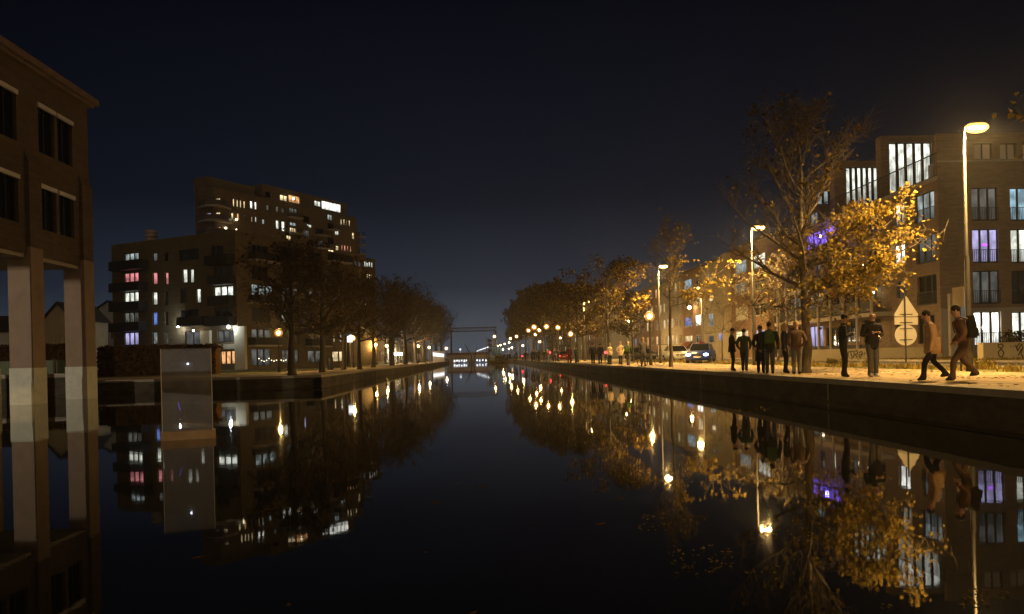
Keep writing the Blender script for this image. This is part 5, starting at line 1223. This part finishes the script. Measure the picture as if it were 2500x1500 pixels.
def bicycle(label, loc, rz):
    o = thing('bicycle', label, 'bicycle', loc, rz, local=True)
    for y in (-.52, .52):
        m = MB(); pts = [(0, y + .33 * math.cos(i * math.pi / 10), .34 + .33 * math.sin(i * math.pi / 10)) for i in range(21)]; m.path(pts, .018, 6, cap=False); w_ = m.build('wheel', tyre, o)
        m = MB(); [m.tube((0, y, .34), (0, y + .32 * math.cos(i * math.pi / 5), .34 + .32 * math.sin(i * math.pi / 5)), .003, n=3) for i in range(10)]; m.build('spokes', steel, w_)
    m = MB(); P_ = dict(rw=(0, .52, .34), bb=(0, .05, .30), st=(0, .18, .82), hd=(0, -.38, .80), fw=(0, -.52, .34))
    for a, b_ in (('rw', 'bb'), ('bb', 'st'), ('st', 'hd'), ('bb', 'hd'), ('hd', 'fw'), ('rw', 'st')): m.tube(P_[a], P_[b_], .016, n=6)
    m.tube((0, -.38, .80), (0, -.34, 1.02), .014, n=6); m.build('frame', darkm, o)
    m = MB(); m.path([(-.28, -.20, 1.0), (-.2, -.33, 1.04), (.2, -.33, 1.04), (.28, -.20, 1.0)], .014, 6); m.build('handlebar', steel, o)
    m = MB(); m.taper(-.08, .08, .08, .32, .84, .90, .02, .02); m.tube((0, .18, .8), (0, .19, .86), .014, n=6); m.build('saddle', darkm, o); return o
bicycle('dark bicycle pushed by the man in the grey jacket', tuple(gnd(1590, 895.5)), math.radians(78))
bicycle('bicycle parked against the verge behind the couple in pale coats', tuple(gnd(1556, 888)), math.radians(65))

# ------------------------------------------------------------ night haze
hz_ = MB(); hz_.box(-300, 300, -60, 430, -2.5, 46); hm = bpy.data.materials.new('haze'); hm.use_nodes = True; t = hm.node_tree; t.nodes.clear()
oo = t.nodes.new('ShaderNodeOutputMaterial'); pv = t.nodes.new('ShaderNodeVolumePrincipled'); pv.inputs['Color'].default_value = (.9, .92, .95, 1); pv.inputs['Density'].default_value = .00042; pv.inputs['Anisotropy'].default_value = .65
t.links.new(pv.outputs[0], oo.inputs['Volume']); o = hz_.build('haze', hm); tag(o, 'thin night haze over canal and streets', 'haze', kind='stuff')
# ------------------------------------------------------------ people
def cloth(name, c): return MT.get(name) or mat(name, c, .9, .15, 9)
C = dict(black=cloth('black_cloth', (.02, .018, .018)), navy=cloth('navy_cloth', (.025, .03, .05)), grey=cloth('grey_cloth', (.12, .115, .11)), jeans=cloth('denim_cloth', (.10, .115, .15)), tan=cloth('tan_cloth', (.50, .31, .17)), rust=cloth('rust_cloth', (.17, .09, .06)),
         cream=cloth('cream_cloth', (.62, .50, .34)), brown=cloth('brown_cloth', (.10, .06, .04)), green=cloth('green_cloth', (.06, .12, .03)), teal=cloth('teal_cloth', (.03, .10, .12)), dgreen=cloth('dark_green_cloth', (.025, .035, .02)),
         red=cloth('red_cloth', (.16, .025, .025)), shoe=cloth('black_shoe', (.015, .014, .013)), white=cloth('white_shoe', (.7, .66, .62)))
skinm = mat('skin', (.50, .29, .21), .6, .08, 6)
hairm = dict(dark=mat('dark_hair', (.02, .014, .010), .8, .3, 30), fair=mat('fair_hair', (.42, .30, .16), .8, .2, 30), grey=mat('grey_hair', (.35, .33, .30), .8, .2, 30), bald=None)
def person(label, loc, rz, H=1.76, top='black', legs='navy', shoes='shoe', hair='dark', stride=.0, lift=0, arms='down', lean=.0, coat=0, fem=False, look=0.0, hood=False, name='person', group=None, wide=1.0):
    """faces -y; built standing on z = 0 with the stated stride and arm pose, then turned by rz"""
    s = H / 1.76; o = thing(name, label, 'person', loc, rz, group=group, local=True)
    J = {}; hz = .915 - abs(stride) * .10
    J['pel'] = Vector((0, 0, hz)); up = Vector((0, -math.sin(lean), math.cos(lean)))
    J['wai'] = J['pel'] + up * .14; J['che'] = J['pel'] + up * .36; J['shc'] = J['pel'] + up * .50; J['nek'] = J['pel'] + up * .57
    hv = (up + Vector((0, -.10, 0)) - Vector((0, look * .5, look * .0))).normalized()
    J['hd1'] = J['nek'] + hv * .10; J['hd2'] = J['hd1'] + hv * .09; J['hd3'] = J['hd2'] + hv * .06
    for sd, k, st in ((1, 'l', stride), (-1, 'r', -stride)):
        J[k + 'hip'] = J['pel'] + Vector((.09 * sd, 0, -.05)); fy = -st * .42; lf_ = lift if st < 0 else 0
        an = Vector((.085 * sd, fy, .070 + lf_ * .35)); kn = (J[k + 'hip'] + an) / 2 + Vector((0, -.05 - .10 * abs(st) - lf_ * .22, .0)); J[k + 'kne'] = kn; J[k + 'ank'] = an
        J[k + 'toe'] = an + Vector((.015 * sd, -.15, -.05 - lf_ * .07)); J[k + 'hee'] = an + Vector((0, .05, -.05))
        J[k + 'sho'] = J['shc'] + Vector(((.168 if fem else .19) * sd * wide, 0, -.015))
        if arms == 'phone' : el = J[k + 'sho'] + Vector((.07 * sd, -.03, -.28)); wr = el + Vector((-.12 * sd, -.20, .10))
        elif arms == 'chest': el = J[k + 'sho'] + Vector((.10 * sd, .01, -.27)); wr = el + Vector((-.20 * sd, -.17, .07))
        elif arms == 'pockets': el = J[k + 'sho'] + Vector((.10 * sd, .07, -.26)); wr = el + Vector((-.07 * sd, -.14, -.17))
        elif arms == 'swing': el = J[k + 'sho'] + Vector((.05 * sd, .10 * st * 2.2, -.27)); wr = el + Vector((.0, -.09 + .10 * st * 2, -.22))
        elif arms == 'push': el = J[k + 'sho'] + Vector((.06 * sd, -.02, -.28)); wr = el + Vector((.03 * sd, -.22, .0))
        else: el = J[k + 'sho'] + Vector((.05 * sd, .02, -.28)); wr = el + Vector((.01 * sd, -.06, -.24))
        J[k + 'elb'] = el; J[k + 'wri'] = wr; J[k + 'pal'] = wr + (wr - el).normalized() * .075
    w_ = wide
    R_ = dict(pel=(.165 * w_, .12), wai=(.165 * w_, .13), che=(.19 * w_, .145), shc=(.15 * w_, .10), nek=(.055, .058), hd1=(.068, .082), hd2=(.078, .098), hd3=(.062, .080))
    if fem: R_['pel'] = (.17, .125); R_['wai'] = (.125, .10)
    for k in 'lr': R_.update({k + 'hip': (.105, .115), k + 'kne': (.075, .08), k + 'ank': (.055, .06), k + 'toe': (.04, .03), k + 'hee': (.04, .04), k + 'sho': (.088, .088), k + 'elb': (.068, .07), k + 'wri': (.046, .044), k + 'pal': (.040, .026)})
    B_ = [('pel', 'wai'), ('wai', 'che'), ('che', 'shc'), ('shc', 'nek'), ('nek', 'hd1'), ('hd1', 'hd2'), ('hd2', 'hd3')]
    for k in 'lr': B_ += [('pel', k + 'hip'), (k + 'hip', k + 'kne'), (k + 'kne', k + 'ank'), (k + 'ank', k + 'toe'), (k + 'ank', k + 'hee'), ('shc', k + 'sho'), (k + 'sho', k + 'elb'), (k + 'elb', k + 'wri'), (k + 'wri', k + 'pal')]
    names = list(J); idx = {n_: i for i, n_ in enumerate(names)}; me = bpy.data.meshes.new('body')
    me.from_pydata([J[n_] * s for n_ in names], [(idx[a], idx[b_]) for a, b_ in B_], []); ob = bpy.data.objects.new('tmp', me); COL.objects.link(ob)
    md = ob.modifiers.new('s', 'SKIN'); 
    for n_ in names: sv = me.skin_vertices[0].data[idx[n_]]; sv.radius = (R_[n_][0] * s, R_[n_][1] * s); sv.use_root = n_ == 'pel'
    sb = ob.modifiers.new('b', 'SUBSURF'); sb.levels = 2; sb.render_levels = 2
    dg = bpy.context.evaluated_depsgraph_get(); ev = ob.evaluated_get(dg).to_mesh(); m = MB(); m.v = [tuple(v.co) for v in ev.vertices]; m.f = [tuple(f_.vertices) for f_ in ev.polygons]
    mats = [C[top], C[legs], skinm, C[shoes]]; bm_ = {}
    for a, b_ in B_:
        k = b_[1:] if b_[0] in 'lr' and b_[1:] in ('hip', 'kne', 'ank', 'toe', 'hee', 'sho', 'elb', 'wri', 'pal') else b_
        bm_[(a, b_)] = {'hip': 1, 'kne': 1, 'ank': 1, 'toe': 3, 'hee': 3, 'pal': 2, 'hd1': 2, 'hd2': 2, 'hd3': 2, 'nek': 0}.get(k, 0)
    for f_ in m.f:
        c = sum((Vector(m.v[i]) for i in f_), Vector()) / len(f_); best = None
        for (a, b_), mi in bm_.items():
            A_, D_ = J[a] * s, (J[b_] - J[a]) * s; t_ = max(0, min(1, (c - A_).dot(D_) / D_.dot(D_))); d_ = (c - A_ - D_ * t_).length / (R_[b_][0] + .02)
            if best is None or d_ < best[0]: best = (d_, mi)
        m.m.append(best[1])
    ob.to_mesh_clear(); bpy.data.objects.remove(ob)
    # face: nose, eyes, mouth, ears; fingers
    hc = J['hd2'] * s; fwd = Vector((0, -1, 0)); fwd = (fwd - hv * fwd.dot(hv)).normalized(); sx = Vector((1, 0, 0)); n0 = len(m.f)
    def add(fn): k = len(m.f); fn(); 
    m.ball(hc + fwd * .098 * s - hv * .02 * s, .016 * s, 6, 5, (1, 1.2, 1.5), 2)
    for sd in (1, -1):
        m.ball(hc + fwd * .086 * s + sx * .030 * sd * s + hv * .012 * s, .011 * s, 6, 4, (1.2, .7, .7), 3); m.ball(hc + sx * .082 * sd * s - hv * .01 * s, .024 * s, 6, 5, (.45, .8, 1.3), 2)
    m.ball(hc + fwd * .088 * s - hv * .055 * s, .014 * s, 6, 4, (1.8, .6, .45), 2)
    for k, sd in (('l', 1), ('r', -1)):
        pal, wr = J[k + 'pal'] * s, J[k + 'wri'] * s; d = (pal - wr).normalized(); side = d.cross(Vector((0, 0, 1)) if abs(d.z) < .9 else Vector((0, 1, 0))).normalized(); curl = side.cross(d).normalized() * (-1)
        if curl.z > 0 and arms in ('phone', 'chest'): curl = -curl
        for i, ln in enumerate((.060, .070, .066, .050)):
            b0 = pal + side * ((i - 1.5) * .017 * s); m.path([b0 - d * .01, b0 + d * ln * .5 * s + curl * .004, b0 + d * ln * .85 * s + curl * .02 * s], [.0095 * s, .008 * s, .006 * s], 5, 2)
        tb = wr + d * .03 * s + side * .03 * s * sd; m.path([tb, tb + (d + side * sd * .8).normalized() * .035 * s, tb + (d * 1.5 + side * .5 * sd).normalized() * .062 * s + curl * .01], [.012 * s, .010 * s, .007 * s], 5, 2)
    m.build('body', mats, o, True)
    if hood: q = MB(); q.ball(hc + fwd * -.012 * s + hv * .005, .112 * s, 12, 8, (.92, 1.05, 1.15)); q.build('hood', C[top], o, True)
    elif hairm.get(hair):
        q = MB(); q.ball(hc - fwd * .022 * s + hv * .032 * s, .098 * s, 12, 8, (.90, 1.02, 1.0)); 
        if fem: q.ball(hc - fwd * .055 * s - hv * .075 * s, .075 * s, 10, 6, (1.0, .7, 1.6))
        q.build('hair', hairm[hair], o, True)
    if coat:
        q = MB(); p0 = J['wai'] * s; prof = [(.175 * w_, -coat), (.20 * w_, -coat * .98), (.185 * w_, -coat * .5), (.165 * w_, -.02), (.15 * w_, .06)]
        q.lathe([(a * s, b_ * s) for a, b_ in prof], p0, 16, 0, 1, .80 + abs(stride) * .35); q.build('coat', C[top], o, True)
    o['_j'] = 0; del o['_j']; return o, J, s
def backpack(label, root, J, s, col, sc_=1.0):
    c = J['che'] * s + Vector((0, .20, .02)); Rm = Matrix.Rotation(root.rotation_euler.z, 3, 'Z'); p_ = Vector(root.location) + Rm @ c
    o = thing('backpack', label, 'backpack', tuple(p_), root.rotation_euler.z, local=True); m = MB(); m.taper(-.16 * sc_, .16 * sc_, -.07, .11, -.24 * sc_, .0, .0, .0); m.taper(-.16 * sc_, .16 * sc_, -.07, .11, .001, .22 * sc_, .05, .04); m.build('bag', C[col], o)
    m = MB(); m.taper(-.12 * sc_, .12 * sc_, .111, .16, -.2 * sc_, -.03, .015, .015); m.build('pocket', C[col], o)
    m = MB()
    for x in (-.11, .11): m.path([(x, -.06, .17), (x, -.20, .22), (x * 1.1, -.335, .10), (x * 1.2, -.30, -.12), (x * 1.1, -.05, -.2)], .016, 5)
    m.build('strap', darkm, o)
def phone(label, root, J, s):
    c = (J['lpal'] + J['rpal']) * .5 * s + Vector((0, -.03, .05)); Rm = Matrix.Rotation(root.rotation_euler.z, 3, 'Z'); p_ = Vector(root.location) + Rm @ c
    o = thing('phone', label, 'phone', tuple(p_), root.rotation_euler.z, local=True); m = MB(); m.box(-.04, .04, -.006, .006, -.075, .075); m.build('case', darkm, o); m = MB(); m.box(-.035, .035, .0065, .008, -.068, .068); m.build('screen', e_bulb if False else P['cool'], o)
D_ = math.radians
# rz: 0 faces the camera, 90 faces right (+x), -90 faces left
PE = [
 ((2356, 929), -112, dict(H=1.82, top='rust', legs='brown', stride=.62, lift=.3, arms='pockets', lean=.20, hair='dark'), 'person in a rust brown top striding left at the far right'),
 ((2284, 929), -108, dict(H=1.74, top='tan', legs='black', stride=.66, lift=.25, arms='down', lean=.22, hair='dark', coat=.34), 'person in a flapping orange tan jacket and dark trousers stepping left beside the road sign'),
 ((2131, 921), 8, dict(H=1.80, top='black', legs='grey', shoes='white', arms='chest', hair='bald', look=.25, wide=1.12), 'stocky bald man in a black jacket, grey trousers and white shoes'),
 ((2060, 921), 70, dict(H=1.78, top='black', legs='black', arms='phone', hair='dark', look=.5, wide=1.05), 'man all in black holding a phone before him, left of the man in white shoes'),
 ((1946, 914), 165, dict(H=1.74, top='brown', legs='grey', arms='pockets', hair='fair'), 'person in a brown jacket standing at the foot of the plane tree'),
 ((1917, 911), 60, dict(H=1.74, top='navy', legs='black', arms='down', hair='fair', fem=True), 'woman in a navy jacket left of the one in brown'),
 ((1880, 912), 160, dict(H=1.84, top='dgreen', legs='jeans', arms='down', hair='dark', stride=.4, wide=1.15), 'tall broad man in a dark green jacket and pale jeans'),
 ((1858, 911), -20, dict(H=1.70, top='black', legs='black', arms='pockets', hair='dark', fem=True, coat=.62), 'woman in a long black coat, leftmost of the close group'),
 ((1818, 906), 150, dict(H=1.72, top='dgreen', legs='navy', arms='pockets', hair='dark', stride=.25), 'person in an olive jacket walking away beside the street lamp'),
 ((1788, 906), 75, dict(H=1.76, top='black', legs='black', arms='phone', hair='dark', look=.4, coat=.28), 'man in a black hip-length coat, left of the one in olive'),
 ((1571, 894.5), 175, dict(H=1.84, top='grey', legs='grey', arms='push', hair='fair', stride=.4), 'man in a grey jacket pushing a bicycle right of the large globe lamp'),
 ((1534, 893), 160, dict(H=1.66, top='dgreen', legs='grey', arms='swing', hair='fair', fem=True, stride=.5), 'fair haired woman with a green backpack walking away'),
 ((1515, 890.5), 20, dict(H=1.74, top='cream', legs='black', arms='pockets', hair='fair', coat=.35, wide=1.1), 'person in a wide cream coat and black boots'),
 ((1489, 890), 20, dict(H=1.68, top='cream', legs='black', arms='down', hair='fair', fem=True, coat=.3), 'person in a cream coat in front of a tree trunk'),
 ((1466, 889.5), 175, dict(H=1.76, top='navy', legs='navy', arms='down', hair='dark', stride=.5), 'person in dark grey, right half of the dark couple'),
 ((1448, 889.5), 170, dict(H=1.86, top='black', legs='black', arms='down', hair='dark', stride=.7), 'tall person in black, left half of the dark couple'),
 ((1406, 886.5), 60, dict(H=1.68, top='teal', legs='navy', arms='phone', hair='dark', look=.4), 'person in teal clothes looking at a phone'),
 ((1390, 887), 180, dict(H=1.80, top='red', legs='red', arms='down', hair='dark', stride=.5), 'person in dark red clothes walking away alone'),
 ((941, 889), -160, dict(H=1.78, top='black', legs='black', arms='down', hair='dark', stride=.3), 'dark figure left of the pale pole on the left bank'),
 ((960, 888.5), 170, dict(H=1.70, top='brown', legs='black', arms='down', hair='dark', stride=.5), 'figure in brown right of the pale pole on the left bank')]
for i, ((x, y), rz, kw, lb) in enumerate(PE):
    p_ = gnd(x, y)
    o, J, s = person(lb, tuple(p_), D_(rz), **kw)
    if i == 0: backpack('dark backpack on the person in the rust brown top', o, J, s, 'black', 1.15)
    if i == 6: backpack('black backpack with green patches on the tall broad man', o, J, s, 'green', 1.05)
    if i == 11: backpack('green backpack on the fair haired woman', o, J, s, 'green', .95)
    if i in (3, 9, 16): phone('phone held by the ' + ('man all in black' if i == 3 else 'man in the black hip-length coat' if i == 9 else 'person in teal'), o, J, s)
# the distant crowd: copies of three built figures
cr = []
for nm, kw in (('a', dict(top='black', legs='navy', stride=.5, arms='swing')), ('b', dict(top='navy', legs='black', stride=.2, arms='pockets', fem=True, coat=.3)), ('c', dict(top='brown', legs='jeans', stride=.7, arms='down', hair='fair'))):
    cr.append(person('x', (0, 0, 0), 0, **kw)[0])
cw = [(1363, 883.5), (1354, 884.5), (1337, 884), (1329, 883), (1316, 883.5), (1311, 882.5), (1303, 883.5), (1299, 883), (1287, 881.5), (1283, 882), (1261, 880.5), (1257, 880.8), (1245, 880), (1240, 879.8), (1232, 879)]
usedc = set(); lbs = ('dark walker', 'walker in a navy coat', 'walker in a brown top')
for i, (x, y) in enumerate(cw):
    p_ = gnd(x, max(y, hzn(x) + 4.2)); v = cr[i % 3]; rz = D_((175, 20, 190, 0, 160)[i % 5])
    if v.name not in usedc: usedc.add(v.name); v.location = p_; v.rotation_euler = (0, 0, rz); v['label'] = lbs[i % 3] + ' in the distant crowd, %s from the right' % nth[i]; v['group'] = 'people in the distant crowd'
    else: dup(v, p_, rz, lbs[i % 3] + ' in the distant crowd, %s from the right' % nth[i], 'people in the distant crowd', (.98, 1.0, 1.03, .95)[i % 4])
